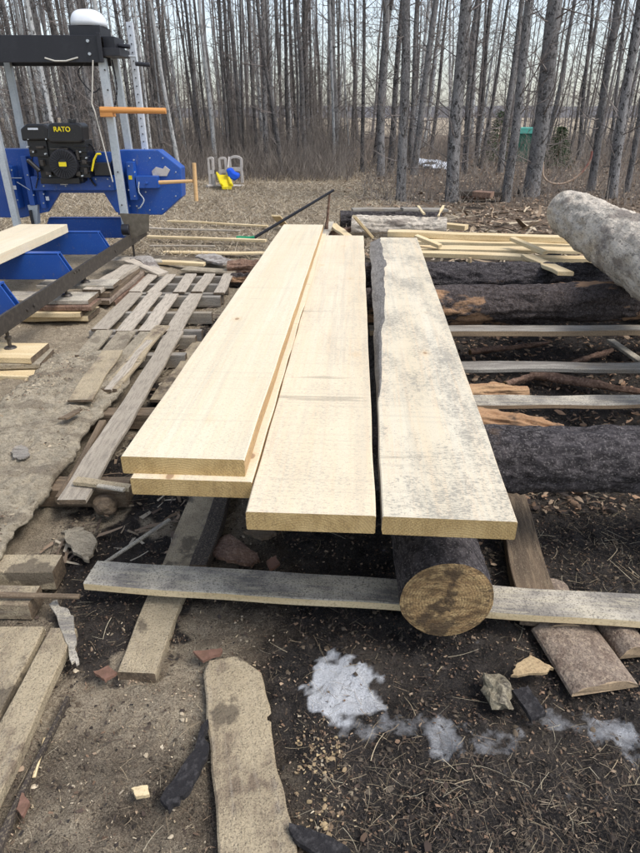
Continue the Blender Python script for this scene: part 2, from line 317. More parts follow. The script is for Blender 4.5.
def chunk(name, loc, size, mat, seed=0, rough=.25, sub=3, rot=0, label=None, cat=None, group=None, pts=None, T=.01, parent=None):
    "irregular lump (icosphere with noise)"
    import bmesh
    b = bmesh.new(); bmesh.ops.create_icosphere(b, subdivisions=sub, radius=1)
    for v in b.verts:
        d = 1 + rough * nz(v.co.x * 1.3, v.co.y * 1.3, v.co.z * 1.3, seed) * 2 + rough * .5 * nz(v.co.x * 4, v.co.y * 4, v.co.z * 4, seed)
        v.co = Vector((v.co.x * size[0], v.co.y * size[1], v.co.z * size[2])) * d
    me = bpy.data.meshes.new(name); b.to_mesh(me); b.free(); me.materials.append(mat)
    o = link(name, me); o.location = loc; o.rotation_euler = (0, 0, rot); return tag(o, label, cat, group)

def flake(name, outline, z, T, mat, seed=0, tilt=0., curl=0., label=None, cat=None, group=None):
    "flat irregular piece lying on the ground: outline = world xy points"
    cx = sum(p[0] for p in outline) / len(outline); cy = sum(p[1] for p in outline) / len(outline)
    pts = []
    n = len(outline)
    for i in range(n):
        a, b = outline[i], outline[(i + 1) % n]
        for k in range(6):
            u = k / 6; x = a[0] * (1 - u) + b[0] * u; y = a[1] * (1 - u) + b[1] * u
            d = math.hypot(x - cx, y - cy) * .13
            pts.append((x - cx + d * (nz(x * 33, y * 33, 0, seed) + nz(x * 140, y * 140, 2, seed)), y - cy + d * (nz(x * 33, y * 33, 5, seed) + nz(x * 140, y * 140, 8, seed))))
    mb = MB(); m = len(pts); rings = 5; vs = []
    def hz(x, y): return tilt * x + curl * (x * x + y * y) + .12 * T * 3 * nz(x * 25, y * 25, 1, seed)
    for side in (1, 0):
        for j in range(rings):
            q = 1 - j / (rings - .8)
            for (x, y) in pts: vs.append((x * q, y * q, hz(x * q, y * q) + (T if side else 0)))
    fs = []
    for side in (0, 1):
        o = side * m * rings
        for j in range(rings - 1):
            for k in range(m):
                f = (o + j * m + k, o + j * m + (k + 1) % m, o + (j + 1) * m + (k + 1) % m, o + (j + 1) * m + k); fs.append(f)
        fs.append(tuple(o + (rings - 1) * m + k for k in range(m)))
    for k in range(m): fs.append((k, (k + 1) % m, m * rings + (k + 1) % m, m * rings + k))
    mb.add(vs, fs); o = mb.build(name, mat); o.location = (cx, cy, z); return tag(o, label, cat, group)

# numpy bulk tubes: paths (n,k,3), radii (n,k)
def tubes_mesh(name, paths, radii, mat, sides=3, col=None, smooth=True):
    paths = np.asarray(paths, float); n, k, _ = paths.shape; radii = np.asarray(radii, float)
    t = paths[:, -1] - paths[:, 0]; t /= np.linalg.norm(t, axis=1, keepdims=True) + 1e-9
    ref = np.where(np.abs(t[:, 2:3]) > .9, np.array([[1., 0, 0]]), np.array([[0, 0, 1.]]))
    u = np.cross(t, ref); u /= np.linalg.norm(u, axis=1, keepdims=True) + 1e-9; w = np.cross(t, u)
    a = np.arange(sides) * 2 * np.pi / sides
    off = u[:, None, None, :] * np.cos(a)[None, None, :, None] + w[:, None, None, :] * np.sin(a)[None, None, :, None]
    V = paths[:, :, None, :] + off * radii[:, :, None, None]; V = V.reshape(-1, 3)
    base = (np.arange(n) * k * sides)[:, None, None]; i = np.arange(k - 1)[None, :, None] * sides; j = np.arange(sides)[None, None, :]; j2 = (j + 1) % sides
    Fq = np.stack([base + i + j, base + i + j2, base + i + sides + j2, base + i + sides + j], -1).reshape(-1, 4)
    return raw_mesh(name, V, Fq, mat, smooth, col, k * sides)
def raw_mesh(name, V, Fq, mat, smooth=False, col=None, per=None):
    me = bpy.data.meshes.new(name); nv = len(V); nf = len(Fq); q = Fq.shape[1]
    me.vertices.add(nv); me.vertices.foreach_set('co', np.ascontiguousarray(V, np.float32).ravel())
    me.loops.add(nf * q); me.loops.foreach_set('vertex_index', np.ascontiguousarray(Fq, np.int32).ravel())
    me.polygons.add(nf); me.polygons.foreach_set('loop_start', np.arange(nf, dtype=np.int32) * q)
    if smooth: me.polygons.foreach_set('use_smooth', np.ones(nf, bool))
    me.materials.append(mat); me.update(calc_edges=True); me.validate()
    if col is not None:
        a = me.color_attributes.new('col', 'FLOAT_COLOR', 'POINT'); c = np.repeat(col, per, axis=0)
        a.data.foreach_set('color', np.concatenate([c, np.ones((len(c), 1))], 1).astype(np.float32).ravel())
    return me
def ribbons(name, P0, d, L, W, mat, bend=None, nrm=None, col=None, taper=.3, k=3):
    n = len(P0); d = d / (np.linalg.norm(d, axis=1, keepdims=True) + 1e-9)
    nrm = rng.normal(size=(n, 3)) if nrm is None else nrm
    s = np.cross(d, nrm); s /= np.linalg.norm(s, axis=1, keepdims=True) + 1e-9
    bend = np.zeros((n, 3)) if bend is None else bend
    rows = []
    for i in range(k):
        q = i / (k - 1); c = P0 + d * (L * q)[:, None] + bend * (q * q)
        w = W * (1 - (1 - taper) * q); rows += [c - s * w[:, None] / 2, c + s * w[:, None] / 2]
    V = np.stack(rows, 1).reshape(-1, 3); b = (np.arange(n) * 2 * k)[:, None]; i = np.arange(k - 1)[None, :] * 2
    Fq = np.stack([b + i, b + i + 1, b + i + 3, b + i + 2], -1).reshape(-1, 4)
    return raw_mesh(name, V, Fq, mat, False, col, 2 * k)

def polys(name, C, A, L, asp, nrm, col, mat, r, m=7, hg=.12):
    n = len(C); nrm = nrm / np.linalg.norm(nrm, axis=1, keepdims=True)
    u = np.stack([np.cos(A), np.sin(A), np.zeros(n)], -1); w = np.cross(nrm, u); w /= np.linalg.norm(w, axis=1, keepdims=True); u = np.cross(w, nrm)
    V = [C + nrm * (L * r.uniform(0, hg, n))[:, None]]
    for k in range(m):
        a = 2 * np.pi * (k + r.uniform(-.35, .35, n)) / m; q = r.uniform(.55, 1.1, n) * L / 2
        V.append(C + u * (np.cos(a) * q)[:, None] + w * (np.sin(a) * q * asp)[:, None] + nrm * (r.normal(0, .05, n) * L)[:, None])
    V = np.stack(V, 1).reshape(-1, 3); b = (np.arange(n) * (m + 1))[:, None]; k = np.arange(m)[None]
    Ft = np.stack([b + 0 * k, b + 1 + k, b + 1 + (k + 1) % m], -1).reshape(-1, 3)
    return raw_mesh(name, V, Ft, mat, False, col, m + 1)

# numpy value noise
def vn(x, y, seed=0):
    xi = np.floor(x).astype(np.int64); yi = np.floor(y).astype(np.int64); fx = x - xi; fy = y - yi
    fx = fx * fx * (3 - 2 * fx); fy = fy * fy * (3 - 2 * fy)
    def h(a, b):
        n = (a * 374761393 + b * 668265263 + seed * 1442695041) & 0x7fffffff; n = ((n ^ (n >> 13)) * 1274126177) & 0x7fffffff
        return ((n ^ (n >> 16)) & 0xffff) / 65535.
    return (h(xi, yi) * (1 - fx) + h(xi + 1, yi) * fx) * (1 - fy) + (h(xi, yi + 1) * (1 - fx) + h(xi + 1, yi + 1) * fx) * fy
def fbm(x, y, sc, oc=4, seed=0):
    s = 0; a = .5; tot = 0
    for i in range(oc): s = s + a * vn(x * sc, y * sc, seed + i * 7); tot += a; a *= .55; sc *= 2.1
    return s / tot
def ss(x, a, b): t = np.clip((x - a) / (b - a), 0, 1); return t * t * (3 - 2 * t)
def blob(x, y, c, rx, ry, seed, nzs=9, amp=.8):
    d = np.sqrt(((x - c[0]) / rx) ** 2 + ((y - c[1]) / ry) ** 2) + (fbm(x, y, nzs, 4, seed) - .5) * amp * 2
    return 1 - ss(d, .75, 1.05)

def height(x, y):
    near = 1 - ss(y, 6, 12)
    h = (fbm(x, y, 1.2, 3, 3) - .5) * .035 + (fbm(x, y, 7, 4, 11) - .5) * .034 * near - np.abs(fbm(x, y, 13, 4, 12) - .5) * .03 * near + (fbm(x, y, 26, 4, 21) - .5) * .022 * near
    h = h + (fbm(x, y, .12, 3, 31) - .5) * .25 * ss(y, 16, 60) * ss(80 - y, 0, 40)
    saw = ss(-x, 1.3, 1.75) * (1 - ss(y, 6.2, 7.5)) * ss(y, 2.4, 3.2)
    h = h + saw * (.05 + .05 * (fbm(x, y, 3, 3, 41) - .5))
    return h - .012

# ------------------------------------------------------------------ ground
def axis(dense, step, growth, lim):
    out = [dense[1]]; s = step
    while out[-1] < lim[1]: s *= growth; out.append(out[-1] + s)
    lo = [dense[0]]; s = step
    while lo[-1] > lim[0]: s *= growth; lo.append(lo[-1] - s)
    return np.array(lo[:0:-1] + list(np.arange(dense[0], dense[1], step)) + out)
xs = axis((-1.6, 1.9), .0125, 1.09, (-900, 900))
ys0 = np.concatenate([np.arange(.55, 2.6, .0125), np.arange(2.6, 5, .03), np.arange(5, 12, .08)])
g = []; yv = 12.; st = .1
while yv < 1500: g.append(yv); st *= 1.08; yv += st
lo = []; yv = .55; st = .02
while yv > -60: st *= 1.2; yv -= st; lo.append(yv)
ys = np.concatenate([np.array(lo[::-1]), ys0, np.array(g)])
X, Y = np.meshgrid(xs, ys); H = height(X, Y)
V = np.stack([X, Y, H], -1).reshape(-1, 3); ny, nx = X.shape
ii, jj = np.meshgrid(np.arange(ny - 1), np.arange(nx - 1), indexing='ij'); a0 = (ii * nx + jj).ravel()
Fq = np.stack([a0, a0 + 1, a0 + nx + 1, a0 + nx], -1)
def zones(X, Y):
    n1 = fbm(X, Y, 2.5, 5, 51) - .5; n2 = fbm(X, Y, 9, 4, 52) - .5
    px_ = X + n1 * .5 + n2 * .15
    saw = (1 - ss(px_, -.45, .05)) * (1 - ss(Y + n1 * 2, 6, 7.5))
    saw = np.maximum(saw, blob(X, Y, (-.0, .88), .08, .28, 61, 16, .9) * .9)
    saw = saw * np.where(Y < 2.2, np.clip(.55 + n1 * 1.8 + .25, 0, 1), 1) * (1 - .9 * blob(X, Y, (-.72, 3.3), .22, 1.7, 63, 4, .8))
    dark = ss(px_, -.35, .1) * (1 - ss(Y + n1 * 2, 5.2, 7)) 
    dark = np.maximum(dark, .8 * blob(X, Y, (-.72, 3.3), .24, 1.7, 63, 4, .8)); dark = np.maximum(dark, blob(X, Y, (-.62, 1.55), .28, .30, 62, 6, .7))
    straw = ss(Y + n1 * 3, 6, 8) * (1 - ss(X + n1 * 3 - (Y - 7) * .0, .5, 3.0) * (1 - ss(Y + n1 * 12, 42, 60)))
    leaf = ss(Y + n1 * 2, 6.3, 8.0) * (1 - straw)
    leaf = np.maximum(leaf, ss(Y + n1 * 3, 19, 24) * (1 - ss(Y, 42, 60)) * (X < 3))
    snow = np.zeros_like(X)
    for (px, py, rx, ry, sd) in ((345, 683, .10, .10, 1), (325, 700, .07, .04, 2), (400, 722, .16, .035, 3), (446, 738, .045, .07, 4), (480, 735, .10, .04, 5), (622, 725, .07, .05, 6), (634, 745, .05, .06, 7), (560, 712, .10, .035, 8)):
        c = P(px, py, 0); k = 1.3 if sd in (1, 2) else (.52 if sd in (6, 4) else .30)
        snow = np.maximum(snow, k * blob(X, Y, (c.x, c.y), rx, ry, 70 + sd, 16, .75))
    return saw, dark, straw, leaf, snow
gm, t, b = nt('ground_soil'); vec = coords(t, False)
A1 = t.nodes.new('ShaderNodeAttribute'); A1.attribute_name = 'zone_a'; A2 = t.nodes.new('ShaderNodeAttribute'); A2.attribute_name = 'zone_b'
s1 = t.nodes.new('ShaderNodeSeparateColor'); t.links.new(A1.outputs['Color'], s1.inputs[0])
s2 = t.nodes.new('ShaderNodeSeparateColor'); t.links.new(A2.outputs['Color'], s2.inputs[0])
fine = noise_(t, vec, 130, 4); mid = noise_(t, vec, 22, 5); vfine = noise_(t, vec, 380, 3); big = noise_(t, vec, 2.2, 5); wide = noise_(t, vec, .35, 5)
soil = mixc(t, ramp(t, mid, .4, .6), (.045, .036, .03), (.105, .083, .064))
soil = mixc(t, ramp(t, vfine, .52, .62, .6), soil, (.34, .27, .19))
saw = mixc(t, ramp(t, mid, .38, .62), (.64, .535, .385), (.42, .335, .235))
saw = mixc(t, ramp(t, noise_(t, vec, 200, 3), .53, .585, .75), saw, (.10, .078, .055)); saw = mixc(t, ramp(t, fine, .5, .58, .6), saw, (.18, .14, .10)); saw = mixc(t, ramp(t, vfine, .51, .58, .65), saw, (.74, .63, .46))
saw = mixc(t, ramp(t, big, .45, .65, .45), saw, (.34, .275, .20))
darkc = mixc(t, ramp(t, mid, .42, .62), (.026, .024, .024), (.062, .054, .050)); darkc = mixc(t, ramp(t, fine, .56, .64, .5), darkc, (.15, .12, .09))
darkc = mixc(t, ramp(t, big, .48, .68, .8), darkc, (.12, .10, .082)); darkc = mixc(t, ramp(t, vfine, .58, .65, .5), darkc, (.26, .22, .165))
straw = mixc(t, ramp(t, wide, .4, .6), (.47, .39, .285), (.35, .285, .205)); straw = mixc(t, ramp(t, mid, .45, .6, .6), straw, (.19, .15, .105)); straw = mixc(t, ramp(t, fine, .5, .62, .5), straw, (.48, .41, .31))
leaf = mixc(t, ramp(t, noise_(t, vec, 3, 6), .4, .6), (.21, .15, .105), (.13, .10, .075)); leaf = mixc(t, ramp(t, mid, .5, .6, .6), leaf, (.33, .27, .20))
def zf(sock): return ramp(t, math_(t, 'ADD', sock, math_(t, 'MULTIPLY', math_(t, 'SUBTRACT', fine, .5), .7)), .3, .7)
c = mixc(t, zf(s1.outputs[0]), soil, saw); c = mixc(t, zf(s1.outputs[1]), c, darkc); c = mixc(t, zf(s1.outputs[2]), c, straw); c = mixc(t, zf(s2.outputs[0]), c, leaf)
snf = ramp(t, math_(t, 'ADD', s2.outputs[1], math_(t, 'MULTIPLY', math_(t, 'SUBTRACT', mid, .5), 1.3)), .22, .95)
c = mixc(t, snf, c, (.82, .84, .87))
t.links.new(c, b.inputs['Base Color']); b.inputs['Roughness'].default_value = .92; b.inputs['Specular IOR Level'].default_value = .15
bumps(t, b, vec, [(22, 1, .05, O1), (90, 1, .022, O1), (300, 1, .008, O1)])
me = raw_mesh('ground', V, Fq, gm, True)
za, da, sa, la, sn = zones(X, Y)
for nm, ch in (('zone_a', (za, da, sa)), ('zone_b', (la, sn, sn * 0))):
    at = me.color_attributes.new(nm, 'FLOAT_COLOR', 'POINT')
    at.data.foreach_set('color', np.stack([q.ravel() for q in ch] + [np.ones(X.size)], -1).astype(np.float32).ravel())
tag(link('ground', me), kind='structure')
def gz(x, y): return float(height(np.array([float(x)]), np.array([float(y)]))[0])

# distant hills beyond the field
hx = np.linspace(-700, 700, 180); hy = np.linspace(0, 1, 9)
HX, HT = np.meshgrid(hx, hy); prof = np.sin(HT * np.pi) ** .8
HZ = prof * (3.5 + 7 * fbm(HX, HX * 0, .006, 4, 5) + 2.2 * fbm(HX, HT * 0, .09, 3, 6)); HY = 420 + HT * 160
Vh = np.stack([HX, HY, HZ - .3], -1).reshape(-1, 3); nyh, nxh = HX.shape
ii, jj = np.meshgrid(np.arange(nyh - 1), np.arange(nxh - 1), indexing='ij'); a0 = (ii * nxh + jj).ravel()
hm = M('wooded_hill', (.13, .125, .13), [(.03, .4, .6, (.09, .085, .085), .8, O1), (.25, .5, .6, (.19, .18, .18), .6, O1)], rough=1)
tag(link('hills', raw_mesh('hills', Vh, np.stack([a0, a0 + 1, a0 + nxh + 1, a0 + nxh], -1), hm, True)), kind='structure')

# ------------------------------------------------------------------ the three front planks and the stack
ZT = .53; TK = .052
def quadplank(name, nl, nr, fl, fr, ztop, T, mat, W=0, **k):
    a, b_, c_, d_ = P(*nl, ztop), P(*nr, ztop), P(*fl, ztop), P(*fr, ztop)
    A = (a + b_) / 2; B = (c_ + d_) / 2; W = W or min((b_ - a).length, (d_ - c_).length); dz = Vector((0, 0, T))
    return plank(name, A - dz, B - dz, W, T, mat, MAT['endgrain'], seg=70, **k)
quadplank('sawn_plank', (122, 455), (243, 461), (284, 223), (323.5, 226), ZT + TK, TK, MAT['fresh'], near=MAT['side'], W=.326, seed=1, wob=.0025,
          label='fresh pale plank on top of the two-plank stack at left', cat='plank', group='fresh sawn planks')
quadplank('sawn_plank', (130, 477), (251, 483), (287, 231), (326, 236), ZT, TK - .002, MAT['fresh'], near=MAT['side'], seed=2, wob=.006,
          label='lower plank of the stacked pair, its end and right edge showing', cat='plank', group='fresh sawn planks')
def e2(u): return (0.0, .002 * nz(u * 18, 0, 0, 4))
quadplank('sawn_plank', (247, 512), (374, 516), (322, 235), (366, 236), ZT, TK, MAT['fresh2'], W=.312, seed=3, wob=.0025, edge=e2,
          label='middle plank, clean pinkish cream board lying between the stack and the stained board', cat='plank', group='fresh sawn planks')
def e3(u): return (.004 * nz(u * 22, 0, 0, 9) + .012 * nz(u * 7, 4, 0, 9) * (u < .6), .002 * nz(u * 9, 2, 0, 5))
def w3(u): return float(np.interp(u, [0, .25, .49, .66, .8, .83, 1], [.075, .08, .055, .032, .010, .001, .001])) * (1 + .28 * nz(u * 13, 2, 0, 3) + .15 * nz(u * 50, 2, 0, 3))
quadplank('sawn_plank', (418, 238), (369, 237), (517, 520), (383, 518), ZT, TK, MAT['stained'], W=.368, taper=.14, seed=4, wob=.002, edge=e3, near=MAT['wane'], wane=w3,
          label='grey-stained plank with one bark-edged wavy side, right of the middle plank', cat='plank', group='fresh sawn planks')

# ------------------------------------------------------------------ logs of the landing
log('log', (.348, 1.30, .185), (.36, 4.7, .13), .129, .125, MAT['darkbark'], seed=3, amp=.010, label='log with brown sawn end facing the viewer under the stained plank')  # dark bark without peeled patches puts the planks' shade into the colour
log('log', (2.45, 1.3, .13), (2.5, 4.8, .13), .12, .125, MAT['darkbark'], seed=13, label='dark skid log at right running under the cross logs') 
log('log', (-.42, 1.76, .37), (2.9, 1.765, .37), .106, .115, MAT['darkbark'], seed=4, amp=.011, fr=10, stubs=5, label='nearest black cross log, lying sideways under the stained plank end')
log('log', (-.35, 3.52, .365), (3.1, 3.78, .372), .105, .125, MAT['peelbark'], seed=5, amp=.014, stubs=6, label='second cross log with reddish patches of peeled bark')
log('log', (-.3, 4.30, .36), (3.2, 4.34, .35), .115, .105, MAT['darkbark'], seed=6, amp=.016, stubs=4, label='dark rough cross log farthest back, in front of the yellow edgings')
log('log', (2.07, 5.40, .655), (1.68, 2.25, .668), .172, .205, MAT['greylog'], MAT['greylog'], seed=8, amp=.016, label='thick pale grey log, bark mostly gone, lying on top of the cross logs at right')
# weathered boards between the cross logs
BZ = .262
for (ya, yb, px0, W, T, mat, lab) in ((3.40, 3.42, .33, .10, .035, 'grey', 'weathered board close in front of the reddish cross log'),
                                 (2.86, 2.83, .33, .10, .022, 'grey', 'dark grey board between the other two cross boards'),
                                 (2.43, 2.46, .33, .095, .022, 'greypale', 'pale weathered board just behind the black cross log')):
    plank('cross_board', (px0 - .05, ya, BZ), (2.75, yb, BZ), W, T, MAT[mat], MAT['brown'], seed=ya, wob=.014, bow=-.006, near=MAT['edge2'] if mat != 'grey' or T > .03 else None, label=lab, cat='board', group='weathered boards across the landing')
log('wood_chunk', P(466, 394, .24), P(526, 392, .22), .042, .03, MAT['peeled'], MAT['peeled'], seed=21, amp=.02, label='short reddish peeled pole between the grey and the pale cross boards', cat='wood chunk')
log('wood_chunk', P(470, 420, .25), P(562, 431, .20), .06, .028, MAT['peeled'], MAT['peeled'], seed=22, amp=.02, label='orange peeled wedge of wood tucked behind the black cross log', cat='wood chunk')
plank('stick', P(610, 342, .04), P(642, 364, .04), .05, .02, MAT['greypale'], seed=4, label='pale slat poking out at right between two cross boards', cat='stick')
for i, (a, b_, r, lab) in enumerate((((505, 385), (612, 350), .022, 'broken branch lying between the reddish log and the grey cross board'), ((470, 352), (548, 343), .018, 'thin bent branch under the weathered cross board'), ((530, 374), (640, 392), .03, 'dark rotten limb between the grey and pale cross boards'))):
    log('branch', P(*a, .06), P(*b_, .05), r, r * .6, MAT['bark'], seed=30 + i, amp=.012, n=12, label=lab, cat='branch')

# front plank lying across, slabs and timbers around it
plank('slab_board', P(93, 578, .055), P(690, 617, .055), .112, .03, MAT['greypale'], MAT['edge'], seed=5, wob=.012, seg=60, near=MAT['edge'], label='long grey bark-edged board lying across the ground under the log end', cat='board')
plank('timber', (-.51, 1.21, -.026), (-.44, 2.5, -.012), .115, .036, MAT['dustywood'], MAT['brown'], seed=6, wob=.012, label='flat sawdusty timber running back from the left end of the slab board', cat='timber')
plank('timber', (-.405, 1.62, .0), (-.36, 2.6, .0), .062, .045, MAT['dark'], MAT['brown'], seed=7, wob=.01, label='narrow dark timber beside the sawdusty one under the plank stack', cat='timber')
plank('slab_board', (.66, 1.38, .008), (.78, 2.25, .008), .13, .045, MAT['brown'], seed=8, wob=.012, taper=.3, label='thick brown slab running back beneath the right end of the stained plank', cat='slab')
def halfslab(A, B, r, h, lab, seed):
    L = (Vector(B) - Vector(A)).length; mb = MB(); seg = 14; n = 12; vs = []
    for i in range(seg + 1):
        x = (i / seg - .5) * L
        for k in range(n + 1):
            a = math.pi * k / n; vs.append((x + .006 * nz(k, i, 0, seed), math.cos(a) * r, math.sin(a) * h * (1 + .1 * nz(i * .5, k * .5, 0, seed))))
    m = n + 1
    mb.add(vs, [(i * m + k, i * m + k + 1, (i + 1) * m + k + 1, (i + 1) * m + k) for i in range(seg) for k in range(n)] + [(i * m, (i + 1) * m, (i + 1) * m + n, i * m + n) for i in range(seg)])
    mb.f += [tuple(range(m)), tuple(range(seg * m + n, seg * m - 1, -1))]; mb.mi += [1, 1]
    o = mb.build('half_round_offcut', [MAT['slabbark'], MAT['edge2']]); o.matrix_world = frame(A, B); return tag(o, lab, 'offcut', 'half-round log offcuts')
halfslab((.765, 1.155, .0), (.73, 1.39, .0), .098, .032, 'nearest half-round offcut, its curved sawn end facing the viewer', 1)
halfslab((.90, 1.27, .0), (.88, 1.44, .0), .05, .045, 'half-round offcut just right of and behind the nearest one', 2)
halfslab((.73, 1.36, .0), (.74, 1.56, .0), .07, .04, 'half-round offcut mostly hidden below the slab board', 3)

# near ground pieces
chunk('stone', P(497, 692, .012), (.036, .052, .030), MAT['rock'], 3, .3, rot=.3, label='lumpy dusty stone left of the pale bark chip', cat='stone')
def pf(name, pts, z, T, mat, seed, **k): return flake(name, [tuple(P(*p, z))[:2] for p in pts], z, T, mat, seed, **k)
pf('bark_chip', [(512, 677), (517, 664), (530, 657), (552, 668), (546, 674)], .022, .008, MAT['peeled2'], 1, curl=-1.2, label='pale triangular wood chip lying by the stone', cat='wood chip')
pf('bark_piece', [(207, 543), (228, 535), (262, 558), (252, 564), (228, 562), (212, 555)], .02, .014, MAT['bark'], 2, curl=-1.5, label='large reddish brown bark piece on dark soil below the lower stacked plank', cat='bark piece')
pf('bark_piece', [(244, 533), (262, 530), (278, 535), (262, 541)], .02, .012, MAT['brown'], 3, label='flat brown bark piece half under the middle plank', cat='bark piece')
pf('bark_piece', [(266, 562), (276, 558), (280, 566), (270, 571)], .02, .01, MAT['redbark'], 4, label='small red bark piece beside the large brown one', cat='bark piece')
pf('bark_piece', [(62, 532), (80, 526), (97, 540), (93, 558), (80, 560), (68, 546)], .03, .012, MAT['dusty'], 5, curl=-1., label='oval dusty bark disc below the sawdusty sheet edge', cat='bark piece')
pf('bark_strip', [(50, 603), (58, 602), (74, 618), (76, 640), (78, 668), (72, 664), (65, 640)], .03, .008, MAT['greypale'], 6, label='long pointed grey bark strip beside the squared block', cat='bark strip')
pf('bark_piece', [(95, 674), (108, 668), (118, 675), (106, 683)], .012, .01, MAT['redbark'], 7, label='red bark scrap on sawdusty ground near the grey pointed strip', cat='bark piece')
pf('bark_piece', [(17, 812), (24, 795), (31, 805), (24, 820)], .015, .01, MAT['redbark'], 8, label='red bark scrap by the dark board edge at bottom left', cat='bark piece')
0 and pf('bark_piece', [(70, 570), (85, 566), (90, 576), (76, 580)], .02, .01, MAT['redbark'], 9, label='red bark scrap just left of the slab board end', cat='bark piece')
pf('bark_piece', [(194, 654), (222, 650), (222, 656), (203, 662)], .012, .01, MAT['redbark'], 10, label='red bark at the far end of the wide dusty board', cat='bark piece')
pf('charred_stick', [(163, 800), (190, 760), (207, 725), (207, 760), (190, 795), (172, 812)], .012, .016, MAT['char'], 11, label='charred black wood lump left of the wide dusty board', cat='charred wood')
pf('charred_stick', [(440, 690), (452, 688), (462, 706), (455, 712)], .012, .014, MAT['char'], 12, label='charred black piece right beside the stone', cat='charred wood') if False else None
pf('charred_stick', [(512, 694), (528, 690), (545, 716), (532, 722)], .012, .014, MAT['char'], 12, label='charred black piece just right of the stone', cat='charred wood')
pf('charred_stick', [(290, 826), (310, 832), (350, 853), (318, 860), (292, 842)], .012, .016, MAT['char'], 13, label='charred black piece at the bottom right of the wide dusty board', cat='charred wood')
pf('wood_chip', [(133, 790), (148, 787), (150, 798), (136, 800)], .012, .01, MAT['edge'], 14, label='squarish tan wood chip on the sawdust at bottom left', cat='wood chip')
0 and pf('wood_chip', [(384, 762), (396, 758), (398, 765), (388, 768)], .012, .008, MAT['redbark'], 15, label='small red chip on dark soil below the snow patch', cat='wood chip')
plank('wide_board', P(232, 660, .002), P(262, 900, .002), .155, .012, MAT['dustywood'], MAT['redbark'], seed=31, wob=.005, seg=70, bev=.005, edge=lambda u: (.012 * max(0, 1 - u / .08) ** 2 + .010 * nz(u * 7, 0, 0, 2), -.055 * max(0, 1 - u / .11) ** 1.0 + .010 * nz(u * 8, 5, 0, 2) - .01 * (u > .33 and u < .36)), near=MAT['redbark'], label='wide sawdust-caked board running toward the viewer at bottom centre', cat='board')
0 and plank('bark_edge', P(288, 690, .0), P(306, 752, .0), .02, .02, MAT['edge'], seed=33, wob=.02, label='broken pale sliver along the right of the wide dusty board', cat='sliver')
plank('stick', P(92, 573, .055), P(170, 521, .05), .016, .010, MAT['greypale'], seed=12, label='thin grey lath slanting between the oval bark disc and the slab board', cat='stick')
plank('stick', P(-20, 596, .075), P(80, 598, .07), .018, .012, MAT['brown'], seed=13, label='thin reddish lath lying across the squared block', cat='stick')
plank('stick', P(35, 778, .012), P(46, 738, .012), .006, .004, MAT['edge'], seed=14, label='short pale splinter right of the bottom-left boards', cat='splinter')
plank('stick', P(98, 487, .115), P(124, 492, .115), .02, .012, MAT['greypale'], seed=15, wob=.01, label='rough splintered lath end by the end of the plank stack', cat='stick')
# left-bottom blocks and boards
plank('squared_block', P(-45, 608, .0), P(38.5, 610, .0), .085, .062, MAT['dustywood'], MAT['brown'], seed=16, label='squared block lying crosswise at the left edge of the photo', cat='block')
plank('old_board', (-.90, .55, .0), (-.90, 1.36, .0), .17, .03, MAT['dustywood'], MAT['brown'], seed=17, wob=.012, label='sawdust-caked old board at the bottom left corner', cat='board')
plank('old_board', (-.752, .55, .0), (-.752, 1.35, .0), .078, .035, MAT['dustywood'], MAT['dark'], seed=18, wob=.01, label='dark-edged narrow board along the right of the corner board', cat='board')
plank('old_board', (-.68, .55, -.004), (-.665, 1.12, -.004), .018, .022, MAT['dark'], seed=19, wob=.012, label='thin dark strip sunk in the dirt next to the bottom-left boards', cat='board')
plank('cross_runner', (-1.9, 1.60, -.004), (-.86, 1.60, -.004), .09, .075, MAT['dustywood'], MAT['brown'], seed=20, label='squared runner under the near end of the sawdusty sheet', cat='runner')
plank('cross_runner', (-1.9, 2.10, -.004), (-.76, 2.08, -.004), .10, .08, MAT['brown'], MAT['brown'], seed=22, label='squared runner under the sheet beside the plank stack end', cat='runner')
plank('cross_runner', (-1.9, 2.75, -.004), (-.74, 2.75, -.004), .09, .08, MAT['brown'], MAT['brown'], seed=23, label='runner under the middle of the sawdusty sheet', cat='runner')
plank('old_board', (-.93, 1.93, .078), (-.965, 3.95, .078), .105, .02, MAT['dustygrey'], MAT['brown'], seed=24, wob=.008, label='long grey slat lying between the sawdusty sheet and the plank stack', cat='slat')
plank('old_board', (-1.10, 2.95, .092), (-1.07, 4.05, .088), .085, .018, MAT['dustywood'], MAT['brown'], seed=124, wob=.016, label='sawdust-caked slat overlapping the right edge of the dusty sheet, far half', cat='slat')
plank('old_board', (-1.0, 1.98, .05), (-1.03, 2.62, .06), .03, .03, MAT['brown'], seed=125, wob=.012, label='dark narrow board on edge along the right of the dusty sheet', cat='slat')
plank('old_board', (-.86, 2.95, .03), (-.80, 3.9, .03), .07, .016, MAT['dustywood'], MAT['brown'], seed=126, wob=.016, label='half-buried dusty slat right of the long grey one', cat='slat')
plank('old_board', P(108, 392, .10), P(150, 342, .10), .045, .016, MAT['dustygrey'], MAT['brown'], seed=127, wob=.02, label='short crooked slat lying over the sheet near the third pallet', cat='slat')
plank('old_board', P(80, 402, .115), P(112, 352, .12), .12, .012, MAT['dustywood'], MAT['brown'], seed=128, wob=.012, label='square-ended thin panel caked with sawdust on the far half of the sheet', cat='panel')
plank('old_board', P(76, 484, .10), P(132, 490, .10), .045, .02, MAT['dustywood'], MAT['brown'], seed=129, wob=.02, label='splintered crosspiece at the near end of the long grey slat', cat='slat')
chunk('wood_block', P(106, 505, .03), (.045, .05, .04), MAT['brown'], 8, .12, rot=.1, label='dark worn block under the splintered crosspiece', cat='block')
0 and plank('old_board', (-1.09, 2.20, .078), (-1.06, 2.95, .078), .03, .03, MAT['brown'], seed=25, wob=.01, label='dark narrow slat in the gap right of the sawdusty sheet', cat='slat') if False else None

